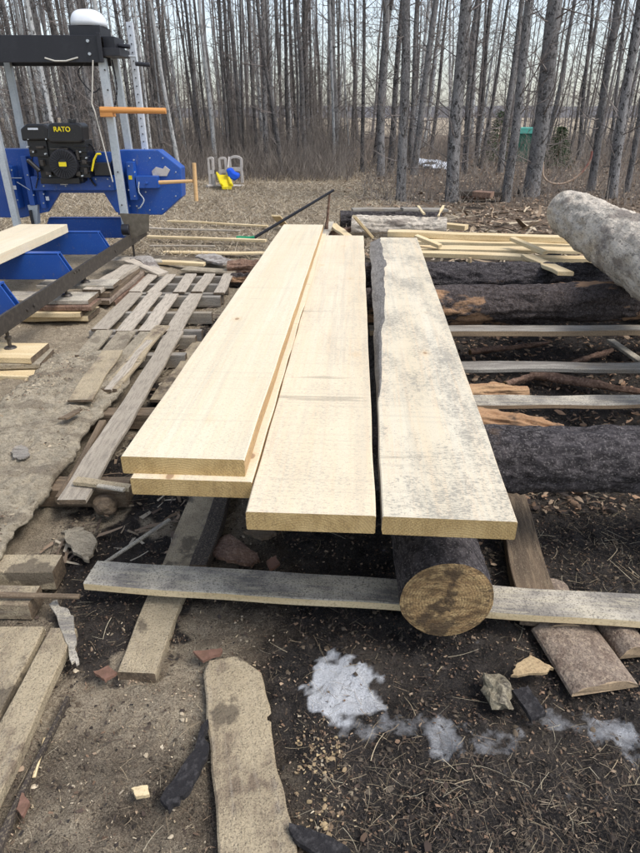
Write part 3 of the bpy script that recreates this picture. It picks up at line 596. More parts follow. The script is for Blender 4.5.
# sheet buried in sawdust
def sheet(x0, x1, y0, y1, z, T, seed, res=.012):
    nxx = int((x1 - x0) / res); nyy = int((y1 - y0) / res); gx = np.linspace(0, 1, nxx); gy = np.linspace(0, 1, nyy)
    GXx, GYy = np.meshgrid(gx, gy)
    xr = x1 + (fbm(GYy, GYy * 0, 4, 6, seed) - .5) * .14 + (fbm(GYy, GYy * 0, 45, 3, seed + 5) - .5) * .03; Xc = x0 + (xr - x0) * GXx
    Yc = y0 + (y1 - y0) * GYy + (fbm(GXx, GXx * 0, 7, 4, seed + 1) - .5) * .12 * (1 - GYy)
    edge = np.minimum(np.minimum(GXx, 1 - GXx) * (x1 - x0), np.minimum(GYy, 1 - GYy) * (y1 - y0))
    Z = z + T * ss(edge, -.01, .03) * .7 + (fbm(Xc, Yc, 5, 4, seed) - .5) * .035 - np.abs(fbm(Xc, Yc, 11, 4, seed + 8) - .5) * .09 + .012 + (fbm(Xc, Yc, 34, 3, seed + 3) - .5) * .024
    top = np.stack([Xc, Yc, Z], -1).reshape(-1, 3); bot = np.stack([Xc, Yc, Z * 0 + z - T], -1).reshape(-1, 3); N = len(top)
    ii, jj = np.meshgrid(np.arange(nyy - 1), np.arange(nxx - 1), indexing='ij'); a = (ii * nxx + jj).ravel()
    f1 = np.stack([a, a + 1, a + nxx + 1, a + nxx], -1); f2 = f1[:, ::-1] + N
    rim = list(range(nxx)) + [i * nxx + nxx - 1 for i in range(1, nyy)] + [(nyy - 1) * nxx + j for j in range(nxx - 2, -1, -1)] + [i * nxx for i in range(nyy - 2, 0, -1)]
    rim = np.array(rim); r2 = np.roll(rim, -1); f3 = np.stack([rim, rim + N, r2 + N, r2], -1)
    return raw_mesh('sawdust_covered_sheet', np.concatenate([top, bot]), np.concatenate([f1, f2, f3]), MAT['dusty'], True)
tag(link('sawdust_covered_sheet', sheet(-1.60, -1.03, 1.50, 3.55, .09, .014, 3)), 'wide old sheet caked with sawdust at left, between the mill track and the plank stack', 'sheet')
pf('bark_piece', [(58, 420), (66, 416), (82, 408), (80, 413), (68, 420)], .135, .008, MAT['brown'], 40, label='dark splinter of bark lying on the sawdusty sheet', cat='bark piece')
pf('paper_scrap', [(12, 453), (16, 448), (22, 446), (28, 449), (30, 455), (26, 460), (19, 461), (14, 458)], .118, .005, MAT['grey'], 41, curl=1, label='crumpled greyish scrap on the sawdusty sheet', cat='scrap')
plank('loose_board', P(48, 364, .115), P(98, 318, .115), .03, .01, MAT['dusty'], seed=50) if False else None

# pallets
def pallet(name, xsl, y0, y1, W, mat, lab, seed, runners, rx):
    e = empty(name, (sum(xsl) / len(xsl), (y0 + y1) / 2, 0), lab, 'pallet', 'old pallets by the mill track')
    random.seed(seed)
    for i, x in enumerate(xsl):
        j = random.uniform(-.02, .02); k = random.uniform(-.03, .03)
        plank('slat', (x + j, y0 + k, .082), (x - .01 + random.uniform(-.01, .01), y1 + random.uniform(-.03, .03), .082), W * random.uniform(.9, 1.1), .017, mat, MAT['brown'], seed=seed + i, wob=.008, parent=e)
    for yy in runners: plank('runner', (rx[0], yy, -.004), (rx[1], yy, -.004), .05, .084, MAT['grey'], MAT['brown'], seed=seed + 20 + yy, parent=e)
    return e
pallet('pallet', (-1.50, -1.345, -1.17, -.995, -.825), 4.97, 5.62, .095, MAT['dustygrey'], 'farthest pallet, clean grey slats with dark gaps between', 3, (5.0, 5.3, 5.58), (-1.56, -.79))
pallet('pallet', (-1.49, -1.33, -1.18, -.985), 3.98, 4.93, .105, MAT['dustygrey'], 'middle pallet with dusty slats, nearer than the clean one', 5, (4.02, 4.45, 4.90), (-1.56, -.80))
pallet('pallet', (-1.42, -1.27, -1.125), 3.50, 3.94, .12, MAT['dusty'], 'sawdust-caked pallet at the far end of the dusty sheet', 9, (3.56, 3.9), (-1.5, -.82))

# ------------------------------------------------------------------ mill track
trk = empty('sawmill_track', (-2.37, 4.6, 0), 'dark steel rails with blue trapezoid cross bunks at left', 'mill track')
mb = MB()
for x in (-1.83, -2.92):
    m_ = MB(); m_.box((x - .012, 1.6, .25), (x + .006, 6.72, .355)); m_.box((x - .06, 1.6, .25), (x - .012, 6.72, .262))
    for k in range(3): m_.cyl((x + .006, 4.6 + k * .05, .335), (x + .014, 4.6 + k * .05, .335), .009, n=8)
    for y in (3.75, 3.85, 5.6): m_.cyl((x + .006, y, .30), (x + .016, y, .30), .010, n=8)
    m_.build('rail', MAT['steel'], trk, bevel=.002)
for y in (2.85, 3.8, 4.75, 5.7, 6.55):
    m_ = MB(); x0, x1 = -2.86, -1.885
    m_.prism([(x0, .25), (x1, .25), (x1 - .10, .445), (x0 + .10, .445)], y, y + .01)
    m_.box((x0 + .10, y, .437), (x1 - .10, y + .07, .450))
    m_.prism([(x0, .25), (x1, .25), (x1 - .10, .437), (x0 + .10, .437)], y + .06, y + .07)
    m_.build('bunk', MAT['blue'], trk, bevel=.002)
for y in (3.50, 4.45, 4.85, 6.25):
    for x in (-1.85, -2.94):
        zb = .235 if (y in (4.45, 4.85)) else .165 if y == 3.5 else .05
        m_ = MB(); m_.cyl((x, y, zb - .03), (x, y, .30), .011, n=10); m_.cyl((x, y, zb - .03), (x, y, zb - .018), .04, .03, n=14); m_.cyl((x, y, zb + .03), (x, y, zb + .045), .02, n=6)
        m_.build('levelling_foot', MAT['steel'], trk)
plank('thick_plank', (-2.43, 2.3, .452), (-2.44, 5.66, .452), .42, .07, MAT['fresh'], MAT['endgrain'], seed=60, seg=40, label='thick fresh plank lying on the blue bunks of the mill track', cat='plank')
# cribbing under the feet
def crib(x0, x1, y, W, z, T, mat, lab, seed, sk=0):
    plank('crib_board', (x0, y, z), (x1, y + sk, z), W, T, MAT[mat], MAT['brown'], seed=seed, wob=.015, label=lab, cat='board', group='boards piled under the rail feet')
crib(-2.25, -1.66, 3.47, .26, .10, .035, 'edge', 'top board of the nearest foot pile, pale with a sharp corner', 1)
crib(-2.3, -1.63, 3.42, .26, .065, .03, 'dusty', 'second board down in the nearest foot pile', 2, .05)
crib(-2.3, -1.58, 3.41, .28, .03, .03, 'edge', 'lowest board of the nearest foot pile, sticking out farthest', 3, -.03)
crib(-2.3, -1.66, 4.45, .24, .175, .03, 'greypale', 'top board of the second foot pile by the rail', 4)
crib(-2.3, -1.62, 4.40, .22, .14, .03, 'bark', 'reddish brown board in the second foot pile', 5)
crib(-2.3, -1.70, 4.38, .26, .10, .035, 'edge', 'yellowish wavy slab low in the second foot pile', 6)
crib(-2.3, -1.66, 4.42, .26, .06, .035, 'edge', 'bottom slab of the second foot pile', 7)
crib(-2.2, -1.60, 4.85, .20, .178, .028, 'greypale', 'pale grey board under the third rail foot', 8)
crib(-2.2, -1.66, 6.25, .20, .0, .035, 'brown', 'brown board under the farthest rail foot', 9)
for i in range(5):
    plank('stacked_board', (-1.735 + random.uniform(-.02, .02), 4.72 + random.uniform(-.1, .1), .012 + i * .037), (-1.70 + random.uniform(-.02, .02), 5.62 + random.uniform(-.08, .08), .012 + i * .037), (.24, .24, .23, .2, .14)[i], .033,
          MAT[('brown', 'bark', 'slabbark', 'brown', 'dustygrey')[i]], MAT['brown'], seed=70 + i, wob=.012, cat='board', group='long brown boards stacked beside the rail',
          label=('bottom long board of the brown stack beside the rail', 'second board from the bottom of the brown stack', 'middle board of the brown stack beside the rail', 'grey board just under the top of the brown stack', 'dusty top board of the brown stack beside the rail')[i])

# ------------------------------------------------------------------ sawmill head
YM = 6.35
mill = empty('sawmill', (-2.36, YM, .35), 'blue portable band sawmill head with black engine and galvanised posts', 'sawmill')
def pp(pts, Yv): return [(Q(x, y, Yv).x, Q(x, y, Yv).z) for x, y in pts]
m_ = MB(); m_.prism(pp([(118, 150), (158, 150), (181, 168), (182, 197), (162, 215), (118, 215)], YM + .05), YM + .05, YM + .25); hs = m_.build('wheel_housing', MAT['blue'], mill, bevel=.008)
m_ = MB()
for (x, y) in ((134, 160), (134, 166), (136, 196), (137, 206), (139, 208), (146, 192), (130, 206)): q = Q(x, y, YM + .05); m_.cyl(q, q + Vector((0, -.012, 0)), .008, n=8)
m_.build('bolt', MAT['galv'], mill)
m_ = MB(); m_.prism(pp([(-60, 149), (22, 149), (40, 149), (40, 214), (22, 218), (-40, 217), (-60, 200)], YM + .07), YM + .07, YM + .27); m_.build('wheel_housing', MAT['blue'], mill, bevel=.008)
m_ = MB(); m_.prism(pp([(152, 171), (156, 167), (163, 169), (165, 166), (170, 170), (167, 176), (153, 176)], YM + .04), YM + .035, YM + .049); m_.build('decal_plate', MAT['greypl'], mill)
# front box beam with octagonal cut under it
m_ = MB(); m_.prism(pp([(33, 152), (117, 152), (124, 175), (130, 217), (116, 212), (104, 193), (60, 193), (48, 212), (36, 214)], YM - .0), YM - .0, YM + .045); m_.build('blade_frame', MAT['blue'], mill, bevel=.004)
m_ = MB(); q0 = Q(32, 176, YM - .06); q1 = Q(116, 190, YM - .06); m_.box((q0.x, YM - .10, q1.z), (q1.x, YM - .002, q0.z)); m_.build('cross_beam', MAT['blue'], mill, bevel=.004)
m_ = MB(); q0 = Q(126, 162, YM - .03); q1 = Q(138, 200, YM - .03); m_.box((q0.x, YM - .05, q1.z), (q1.x, YM + .048, q0.z)); m_.build('guide_column', MAT['blue'], mill, bevel=.004)
m_ = MB(); q0 = Q(136, 176, YM - .03); q1 = Q(159, 188, YM - .03); m_.box((q0.x, YM - .06, q1.z), (q1.x, YM + .045, q0.z)); q = Q(147, 183, YM - .06); m_.cyl(q, q + Vector((0, -.03, 0)), .012, n=8); tb = m_.build('tension_box', MAT['blue'], mill, bevel=.004)
for (x0, y0, x1, y1) in ((22, 156, 37, 205), (2, 166, 22, 208), (40, 190, 48, 208)):
    m_ = MB(); q0 = Q(x0, y0, YM - .02); q1 = Q(x1, y1, YM - .02); m_.box((q0.x, YM - .06, q1.z), (q1.x, YM + .055, q0.z)); m_.build('side_bracket', MAT['blue'], mill, bevel=.004)
m_ = MB(); m_.tube([Q(9, 178, YM - .07), Q(22, 178, YM - .07)], .004); m_.tube([Q(17, 182, YM - .07), Q(30, 190, YM - .07)], .004); m_.tube([Q(9, 172, YM - .07), Q(9, 182, YM - .07)], .004); m_.build('metal_pin', MAT['galv'], mill)
m_ = MB(); m_.prism(pp([(28, 205), (38, 205), (38, 224), (33, 224)], YM - .04), YM - .05, YM + .02); m_.build('foot_bracket', MAT['galv'], mill)
m_ = MB(); q0 = Q(30, 210, YM - .06); q1 = Q(35, 226, YM - .06); m_.box((q0.x, YM - .09, q1.z), (q1.x, YM - .055, q0.z)); m_.build('foot_bracket', MAT['black'], mill)
# posts
def post(p0, p1, Yv, w, mat='galv', name='post'):
    a, b_ = Q(*p0, Yv), Q(*p1, Yv); m_ = MB()
    m_.bar(a, b_, w, .012); u = Vector((w / 2 - .006, .025, 0)); m_.bar(a + u, b_ + u, .012, .05); u = Vector((-w / 2 + .006, .025, 0)); m_.bar(a + u, b_ + u, .012, .05)
    return m_.build(name, MAT[mat], mill, bevel=.002)
post((-22, 55), (18, 232), 6.18, .060); post((101.5, 58), (127, 236), 6.18, .066); post((6, 58), (27, 166), 6.52, .055); post((114, 58), (131, 165), 6.52, .062)
o = post((129, 22), (147, 168), 6.56, .055, 'perf', 'perforated_bar')
m_ = MB()
for k in range(18):
    a = Q(129, 22, 6.55); b_ = Q(147, 168, 6.55); p = a.lerp(b_, (k + .5) / 18); m_.cyl(p + Vector((0, .002, 0)), p + Vector((0, -.006, 0)), .006, n=8)
m_.build('hole', MAT['black'], mill)
# top beam
m_ = MB(); q0 = Q(-40, 35, 6.12); q1 = Q(103, 62.5, 6.12); m_.box((q0.x, 6.12, q1.z), (q1.x, 6.135, q0.z)); m_.box((q0.x, 6.135, q0.z - .012), (q1.x, 6.58, q0.z)); m_.box((q0.x, 6.56, q1.z), (q1.x, 6.575, q0.z - .012))
m_.build('top_beam', MAT['black'], mill, bevel=.003)
zt = q0.z; xr = q1.x
m_ = MB(); m_.box((xr - .02, 6.10, q1.z + .0), (xr + .012, 6.119, zt + .015)); m_.box((xr + .0, 6.14, zt - .15), (xr + .15, 6.45, zt - .09)); m_.box((xr + .0, 6.2, zt - .09), (xr + .10, 6.5, zt + .0)); m_.cyl((xr + .1, 6.3, zt - .06), (xr + .2, 6.3, zt - .07), .018, n=10); m_.build('winch', MAT['black'], mill, bevel=.003)
m_ = MB(); m_.tube([Vector((xr + .1, 6.42, zt - .13)), Vector((xr + .21, 6.42, zt - .135)), Vector((xr + .215, 6.42, zt - .19))], .009); wn = m_.build('crank', MAT['galv'], mill)
m_ = MB(); m_.cyl(Vector((xr + .20, 6.42, zt - .19)), Vector((xr + .33, 6.42, zt - .20)), .018, n=12); m_.build('crank_grip', MAT['black'], mill, bevel=.004)
m_ = MB()
for (x, y) in ((88, 41), (90, 54)): q = Q(x, y, 6.12); m_.cyl(q, q + Vector((0, -.015, 0)), .012, n=8)
m_.build('bolt', MAT['galv'], mill)
pts = [Q(45, 58, 6.11), Q(55, 61, 6.10), Q(66, 61, 6.10), Q(78, 57.5, 6.11)]; m_ = MB(); m_.tube(pts, .006); m_.build('wire', MAT['rope'], mill)
q0 = Q(68, 25, 6.2); q1 = Q(101, 35, 6.2); m_ = MB(); m_.box((q0.x, 6.2, zt + .001), (q1.x, 6.50, q0.z)); m_.build('tank_tray', MAT['black'], mill, bevel=.004)
import bmesh
b = bmesh.new(); bmesh.ops.create_uvsphere(b, u_segments=32, v_segments=16, radius=1)
for v in b.verts:
    f = lambda c, e: math.copysign(abs(c) ** e, c)
    v.co = Vector((f(v.co.x, .62), f(v.co.y, .62), max(v.co.z, -.02) ** .85 if v.co.z > 0 else -.02))
me = bpy.data.meshes.new('water_tank'); b.to_mesh(me); b.free(); me.materials.append(MAT['white']); me.polygons.foreach_set('use_smooth', [True] * len(me.polygons))
o = link('water_tank', me, mill); cx = (q0.x + q1.x) / 2; o.location = (cx, 6.35, q0.z + .003); o.scale = ((q1.x - q0.x) / 2 * 1.04, .155, .125)
# orange bar handle
a = Q(101, 110, 6.08); b_ = Q(166, 111, 6.08); m_ = MB(); m_.cyl(a, b_, .027, .024, n=16); hd = m_.build('push_handle', MAT['orange'], mill)
m_ = MB(); a2 = Q(100, 107, 6.09); b2 = Q(114, 117, 6.09); m_.box((a2.x, 6.06, b2.z), (b2.x, 6.155, a2.z)); m_.build('handle_block', MAT['orange'], mill, bevel=.004)
m_ = MB(); m_.cyl(Q(159, 182.5, 6.26), Q(193, 181, 6.26), .018, .015, n=12); m_.build('lever_shaft', MAT['tan'], mill)
m_ = MB(); m_.cyl(Q(194, 163, 6.26), Q(196.5, 201, 6.26), .019, n=12); m_.build('lever_grip', MAT['tan'], mill)
m_ = MB(); m_.tube([Q(93, 60, 6.1), Q(92, 104, 6.1), Q(95, 112, 6.1), Q(113, 182, 6.1)], .006, 6); m_.build('rope', MAT['rope'], mill)
m_ = MB(); m_.prism(pp([(118, 214), (148, 215), (148, 232), (130, 240)], 6.1), 6.14, 6.15); m_.build('guard_plate', MAT['guard'], mill)
m_ = MB(); m_.cyl((-1.90, 6.14, .40), (-1.83, 6.14, .40), .05, n=20); m_.build('track_wheel', MAT['black'], mill, bevel=.004)
m_ = MB(); m_.cyl((-1.90, 6.62, .40), (-1.83, 6.62, .40), .05, n=20); m_.build('track_wheel', MAT['black'], mill, bevel=.004)
# engine: a thing bolted to the mill -> part with sub-parts
YE = 6.1
m_ = MB(); q0 = Q(34, 136, YE + .05); q1 = Q(84, 182, YE + .05); m_.box((q0.x, YE + .04, q1.z), (q1.x, YE + .24, q0.z))
q0 = Q(72, 140, YE); q1 = Q(90, 178, YE); m_.box((q0.x, YE + .02, q1.z), (q1.x, YE + .22, q0.z))
for k in range(6): q = Q(73, 146 + k * 5, YE); m_.box((q.x, YE - .005, q.z - .008), (Q(88, 146, YE).x, YE + .02, q.z))
q0 = Q(26, 140, YE); q1 = Q(48, 157, YE); m_.box((q0.x, YE + .02, q1.z), (q1.x, YE + .2, q0.z)); q0 = Q(40, 178, YE); q1 = Q(80, 184, YE); m_.box((q0.x, YE, q1.z), (q1.x, YE + .24, q0.z))
m_.cyl(Q(28, 160, YE), Q(40, 171, YE), .02, n=10)
eng = m_.build('engine', MAT['engine'], mill, bevel=.008)
def sub(mb, name, mat, **k):
    o = mb.build(name, mat, None, **k); o.parent = eng; o.matrix_parent_inverse = Matrix.Translation(-Vector(mill.location)).inverted() @ Matrix.Identity(4) if False else Matrix.Identity(4); return o
m_ = MB(); m_.prism(pp([(48, 124), (52, 123), (78, 123), (82, 126), (83, 141), (80, 143), (50, 143), (47, 139)], YE - .03), YE - .03, YE + .16); sub(m_, 'fuel_tank', MAT['engine'], bevel=.016)
m_ = MB(); m_.prism(pp([(20, 129), (26, 124), (44, 124), (49, 128), (49, 140), (22, 141)], YE - .02), YE - .02, YE + .16); sub(m_, 'air_filter', MAT['engine'], bevel=.014)
m_ = MB(); m_.cyl(Q(72, 121.5, YE + .06) + Vector((0, 0, -.01)), Q(72, 121.5, YE + .06) + Vector((0, 0, .02)), .035, n=16); sub(m_, 'fuel_cap', MAT['engine'], bevel=.004)
qc = Q(64.5, 164, YE); m_ = MB(); m_.cyl(qc + Vector((0, .06, 0)), qc + Vector((0, -.03, 0)), .145, .125, n=32)
for k in range(28):
    a = 2 * math.pi * k / 28; d = Vector((math.cos(a), 0, math.sin(a))); m_.bar(qc + d * .05 + Vector((0, -.034, 0)), qc + d * .118 + Vector((0, -.034, 0)), .007, .012)
m_.cyl(qc + Vector((0, -.03, 0)), qc + Vector((0, -.042, 0)), .04, n=20); rs = sub(m_, 'recoil_starter', MAT['black'], bevel=.002)
m_ = MB(); qq = qc + Vector((0, -.046, 0)); m_.box((qq.x - .033, qq.y, qq.z - .018), (qq.x + .033, qq.y + .006, qq.z + .018)); sub(m_, 'label_plate', MAT['yellow'])
m_ = MB(); qq = Q(33, 129, YE - .02); m_.box((qq.x - .045, YE - .026, qq.z - .008), (qq.x + .045, YE - .019, qq.z + .008)); sub(m_, 'glossy_badge', MAT['perf'], bevel=.002)
m_ = MB(); q0 = Q(92, 163, YE + .04); q1 = Q(111, 176, YE + .04); m_.box((q0.x, YE + .06, q1.z), (q1.x, YE + .2, q0.z)); sub(m_, 'battery_box', MAT['engine'], bevel=.006)
m_ = MB(); m_.tube([Q(92, 171, YE), Q(94, 160, YE), Q(97, 154, YE), Q(101, 154, YE)], .009); sub(m_, 'lever', MAT['yellow'])
cu = bpy.data.curves.new('lettering', 'FONT'); cu.body = 'RATO'; cu.size = .056; cu.extrude = .002; cu.offset = .0008; cu.align_x = 'CENTER'; cu.align_y = 'CENTER'
to = bpy.data.objects.new('tmp', cu); COL.objects.link(to); bpy.context.view_layer.update()
tm = bpy.data.meshes.new_from_object(to.evaluated_get(bpy.context.evaluated_depsgraph_get())); bpy.data.objects.remove(to)
tm.materials.append(MAT['yellow']); to = link('lettering', tm); to.parent = eng; q = Q(62, 129.5, YE - .035)
to.matrix_parent_inverse = Matrix.Identity(4); to.location = q; to.rotation_euler = (R(90), 0, 0)
# small tidy: dome cable and far rail guard plate bolts
def bolts(pxs, Yv, r=.008, mat='galv'):
    m_ = MB()
    for (x, y) in pxs: q = Q(x, y, Yv); m_.cyl(q, q + Vector((0, -.010, 0)), r, n=6)
    return m_.build('bolt', MAT[mat], mill)
bolts([(163, 158), (176, 172), (176, 196), (163, 209), (150, 158), (150, 210), (168, 182)], YM + .05, .006)
bolts([(38, 179), (52, 179), (66, 186), (80, 179), (96, 179), (110, 186), (44, 186), (108, 179)], YM - .10, .007)
bolts([(28, 160), (28, 175), (34, 195), (12, 170), (8, 196), (18, 200), (44, 194), (44, 203)], YM - .06, .007)
bolts([(129, 166), (135, 172), (129, 190), (135, 196)], YM - .05, .006)
bolts([(105, 70), (108, 90), (118, 172), (122, 205), (123, 218)], 6.17, .007, 'steel')
for (pts_, r_, mt, nm) in (([(112, 60), (117, 90), (113, 120), (116, 150), (108, 168), (100, 172)], .007, 'black', 'cable'), ([(84, 142), (92, 146), (96, 160), (90, 176), (96, 186)], .009, 'black', 'hose'), ([(46, 145), (36, 150), (32, 162), (38, 174), (36, 188)], .006, 'black', 'cable'), ([(139, 182), (139, 192), (144, 200), (140, 208)], .006, 'galv', 'spring_rod'), ([(86, 62), (78, 74), (92, 92), (100, 88)], .005, 'black', 'cable')):
    v_ = [Q(x, y, YM - .12 if x < 110 else YM - .075) for x, y in pts_]; fp = []
    for a_ in range(len(v_) - 1):
        p0, p1, p2, p3 = v_[max(a_ - 1, 0)], v_[a_], v_[a_ + 1], v_[min(a_ + 2, len(v_) - 1)]
        for k in range(6):
            u = k / 6; fp.append(.5 * ((2 * p1) + (p2 - p0) * u + (2 * p0 - 5 * p1 + 4 * p2 - p3) * u * u + (3 * p1 - p0 - 3 * p2 + p3) * u ** 3))
    m_ = MB(); m_.tube(fp + [v_[-1]], r_, 8); m_.build(nm, MAT[mt], mill, smooth=True)
for (x0, y0, x1, y1, mt) in ((44, 197, 48, 201, 'white'), (10, 186, 15, 190, 'white'), (127, 176, 131, 180, 'yellow'), (60, 181, 68, 185, 'white')):
    q0 = Q(x0, y0, YM - .1); q1 = Q(x1, y1, YM - .1); m_ = MB(); yy = YM - .104 if 35 < x0 < 100 and y0 < 190 else YM - .0635 if x0 < 60 else YM - .0535; m_.box((q0.x, yy, q1.z), (q1.x, yy + .004, q0.z)); m_.build('sticker', MAT[mt], mill)
for (x, y, w_, h_) in ((30, 150, 5, 3), (36, 146, 8, 2.5), (50, 148, 18, 2), (76, 150, 4, 10), (82, 160, 5, 4), (84, 168, 4, 6), (46, 172, 6, 3), (40, 160, 4, 6), (76, 172, 5, 4)):
    m_ = MB(); q0 = Q(x, y, YE); q1 = Q(x + w_, y + h_, YE); m_.box((q0.x, YE - .012, q1.z), (q1.x, YE + .05, q0.z)); sub(m_, 'engine_fitting', MAT['steel'], bevel=.004)
m_ = MB()
for (x, y) in ((27, 147), (33, 152), (45, 154), (58, 150), (80, 152), (86, 158), (82, 176), (50, 176), (28, 139), (46, 139)): q = Q(x, y, YE - .02); m_.cyl(q, q + Vector((0, .04, 0)), .007, n=8)
sub(m_, 'screw', MAT['galv'])
# ------------------------------------------------------------------ ground clutter behind the landing
def gp(name, a, b_, W, T, mat, lab, seed, z=.0, z2=None, cat='board', group=None, **k):
    z2 = z if z2 is None else z2
    return plank(name, P(*a, z), P(*b_, z2), W, T, MAT[mat], MAT[mat], seed=seed, wob=.015, label=lab, cat=cat, group=group, **k)
EG = 'yellow edging strips behind the cross logs'
gp('edging_strip', (388, 236), (590, 243), .13, .05, 'edge', 'uppermost long edging strip behind the cross logs', 80, .34, .34, 'edging', EG)
gp('edging_strip', (395, 242.5), (600, 247), .14, .03, 'edge', 'long edging strip second from the back of the yellow pile', 81, .31, .31, 'edging', EG)
gp('edging_strip', (408, 250), (590, 252), .18, .03, 'edge', 'broad flat edging in the middle of the yellow pile', 82, .30, .30, 'edging', EG)
gp('edging_strip', (415, 256.5), (600, 262), .12, .04, 'edge', 'front long edging strip, nearest the dark cross log', 83, .29, .28, 'edging', EG)
gp('edging_strip', (415, 238), (440, 248), .07, .03, 'edge', 'short edging offcut slanting across the left of the yellow pile', 84, .40, .34, 'edging', EG)
gp('edging_strip', (512, 240), (545, 254), .06, .03, 'edge', 'short edging slanting across the middle of the yellow pile', 85, .40, .34, 'edging', EG)
gp('edging_strip', (527, 258), (566, 276), .10, .025, 'edge', 'flat edging slanting forward over the dark cross log', 86, .35, .49, 'edging', EG)
for i, (x0, x1, yy) in enumerate(((430, 448, 5.3), (520, 540, 5.4))):
    pass
log('prop_log', (.75, 4.9, .12), (.75, 6.0, .12), .12, .11, MAT['darkbark'], seed=41, label='short log propping the left of the yellow edgings', cat='log')
log('prop_log', (2.15, 4.9, .12), (2.2, 6.0, .12), .12, .11, MAT['darkbark'], seed=42, label='short log propping the right of the yellow edgings', cat='log')
log('log', P(352, 226, .12), P(446, 228, .12), .13, .12, MAT['greylog'], seed=43, amp=.02, label='short grey log under the weathered boards at the back')
log('log', P(340, 219, .11), P(440, 219, .11), .11, .12, MAT['darkbark'], seed=44, amp=.02, label='dark log behind the short grey one')
gp('weathered_board', (352, 211), (420, 210), .16, .03, 'grey', 'left weathered grey board resting on the rear logs', 88, .26, .26)
gp('weathered_board', (402, 210), (446, 211), .20, .03, 'grey', 'right weathered grey board on the rear logs, ends slanting', 89, .29, .27)
gp('lath', (418, 207), (424, 215), .03, .02, 'edge', 'small pale slat upright between the two rear boards', 90, .30, .28, 'slat')
gp('lath', (443, 207), (438, 217), .03, .02, 'edge', 'small pale slat at the right end of the rear boards', 91, .30, .26, 'slat')
gp('offcut', (353, 217), (371, 238), .12, .03, 'edge', 'tan offcut slanting down behind the middle plank', 92, .30, .05, 'offcut')
gp('offcut', (333, 226), (350, 240), .10, .03, 'edge', 'shorter tan offcut left of the slanting one', 93, .12, .08, 'offcut')
gp('offcut', (330, 224), (324, 238), .08, .03, 'greypale', 'grey offcut at the far end of the plank stack', 94, .14, .06, 'offcut')
gp('offcut', (444, 228), (466, 230), .14, .06, 'edge', 'pale block lying right of the rear logs', 95, .05, .05, 'offcut')
gp('offcut', (276, 216), (284, 226), .12, .02, 'edge', 'upright pale offcut behind the plank stack', 96, .20, .02, 'offcut')
gp('bark_slab', (330, 236), (372, 226), .10, .05, 'bark', 'dark bark slab behind the middle plank', 97, .02, .10, 'slab')
GS = 'pale strips lying on the straw behind the pallets'
gp('strip', (148, 238), (266, 242), .06, .03, 'edge', 'long straight pale strip nearest the green grip', 100, .03, .03, 'strip', GS)
gp('strip', (168, 222), (268, 227), .05, .025, 'edge', 'farthest pale strip on the straw', 101, .02, .02, 'strip', GS)
gp('strip', (164, 253), (266, 254), .10, .02, 'edge', 'broad pale strip behind the farthest pallet', 102, .02, .02, 'strip', GS)
gp('strip', (160, 264), (205, 266), .09, .03, 'edge', 'short rounded pale strip just behind the farthest pallet', 103, .04, .03, 'strip', GS)
gp('strip', (185, 270), (236, 274), .16, .02, 'dusty', 'wide dusty board edge touching the farthest pallet', 104, .02, .02, 'strip', GS)
gp('strip', (150, 247), (215, 247), .04, .02, 'dustygrey', 'thin grey strip between the long pale ones', 105, .02, .02, 'strip', GS)
gp('strip', (120, 228), (240, 232), .04, .02, 'dustygrey', 'thin grey strip second from the back', 106, .02, .02, 'strip', GS)
pf('bark_sheet', [(196, 257), (215, 255), (232, 262), (222, 266), (206, 262)], .05, .02, MAT['birchbark'], 50, label='pale curled bark sheet right of the short rounded strip', cat='bark sheet')
log('rotten_log', P(228, 268, .06), P(275, 268, .06), .07, .06, MAT['bark'], seed=45, amp=.03, label='rotten dark log lying left of the plank stack', cat='log')
log('rotten_log', P(232, 280, .05), P(262, 282, .05), .06, .05, MAT['peelbark'], seed=46, amp=.03, label='short rotten log right of the farthest pallet', cat='log')
gp('slab', (130, 262), (164, 275), .13, .02, 'dustygrey', 'tilted thin board leaning at the corner of the farthest pallet', 107, .16, .09, 'board')
gp('slab', (130, 263), (162, 262), .10, .02, 'greypale', 'pale board end by the far end of the brown stack', 108, .14, .13, 'board')
gp('slab', (108, 262), (140, 262), .16, .03, 'dustygrey', 'dusty board at the far end of the brown stack', 109, .14, .14, 'board')
pf('curled_bark', [(130, 258), (134, 252), (146, 254), (160, 262), (150, 263)], .18, .012, MAT['birchbark'], 51, curl=-1., label='pale curled bark on top of the boards behind the brown stack', cat='bark sheet')
# scattered sticks near far end of the brown stack handled above
# black tool with green grip
tl = empty('long_tool', P(250, 237, .04), 'thin black pole with a green grip, leaning up behind the plank stack', 'tool')
a = P(253, 238.5, .05); b_ = Q(334, 190, a.y + .2); m_ = MB(); m_.cyl(a, b_, .018, .015, n=10); m_.build('pole', MAT['black'], tl)
m_ = MB(); m_.cyl(a + Vector((-.20, 0, .0)), a + Vector((-.03, 0, .0)), .03, .024, n=12); m_.cyl(a + Vector((-.05, 0, 0)), a + Vector((.02, 0, .012)), .022, n=12); m_.build('grip', MAT['green'], tl, bevel=.005)
plank('prop_stake', (b_.x - .12, b_.y - .05, .0), (b_.x - .09, b_.y - .02, b_.z - .10), .04, .03, MAT['brown'], seed=3, label='short stake holding up the black pole', cat='stake') if False else None
log('branch', (b_.x - .10, b_.y + .03, -.02), (b_.x - .05, b_.y + .03, b_.z - .04), .02, .012, MAT['bark'], seed=77, amp=.01, n=10, label='thin upright branch stub that the black pole leans on', cat='branch')
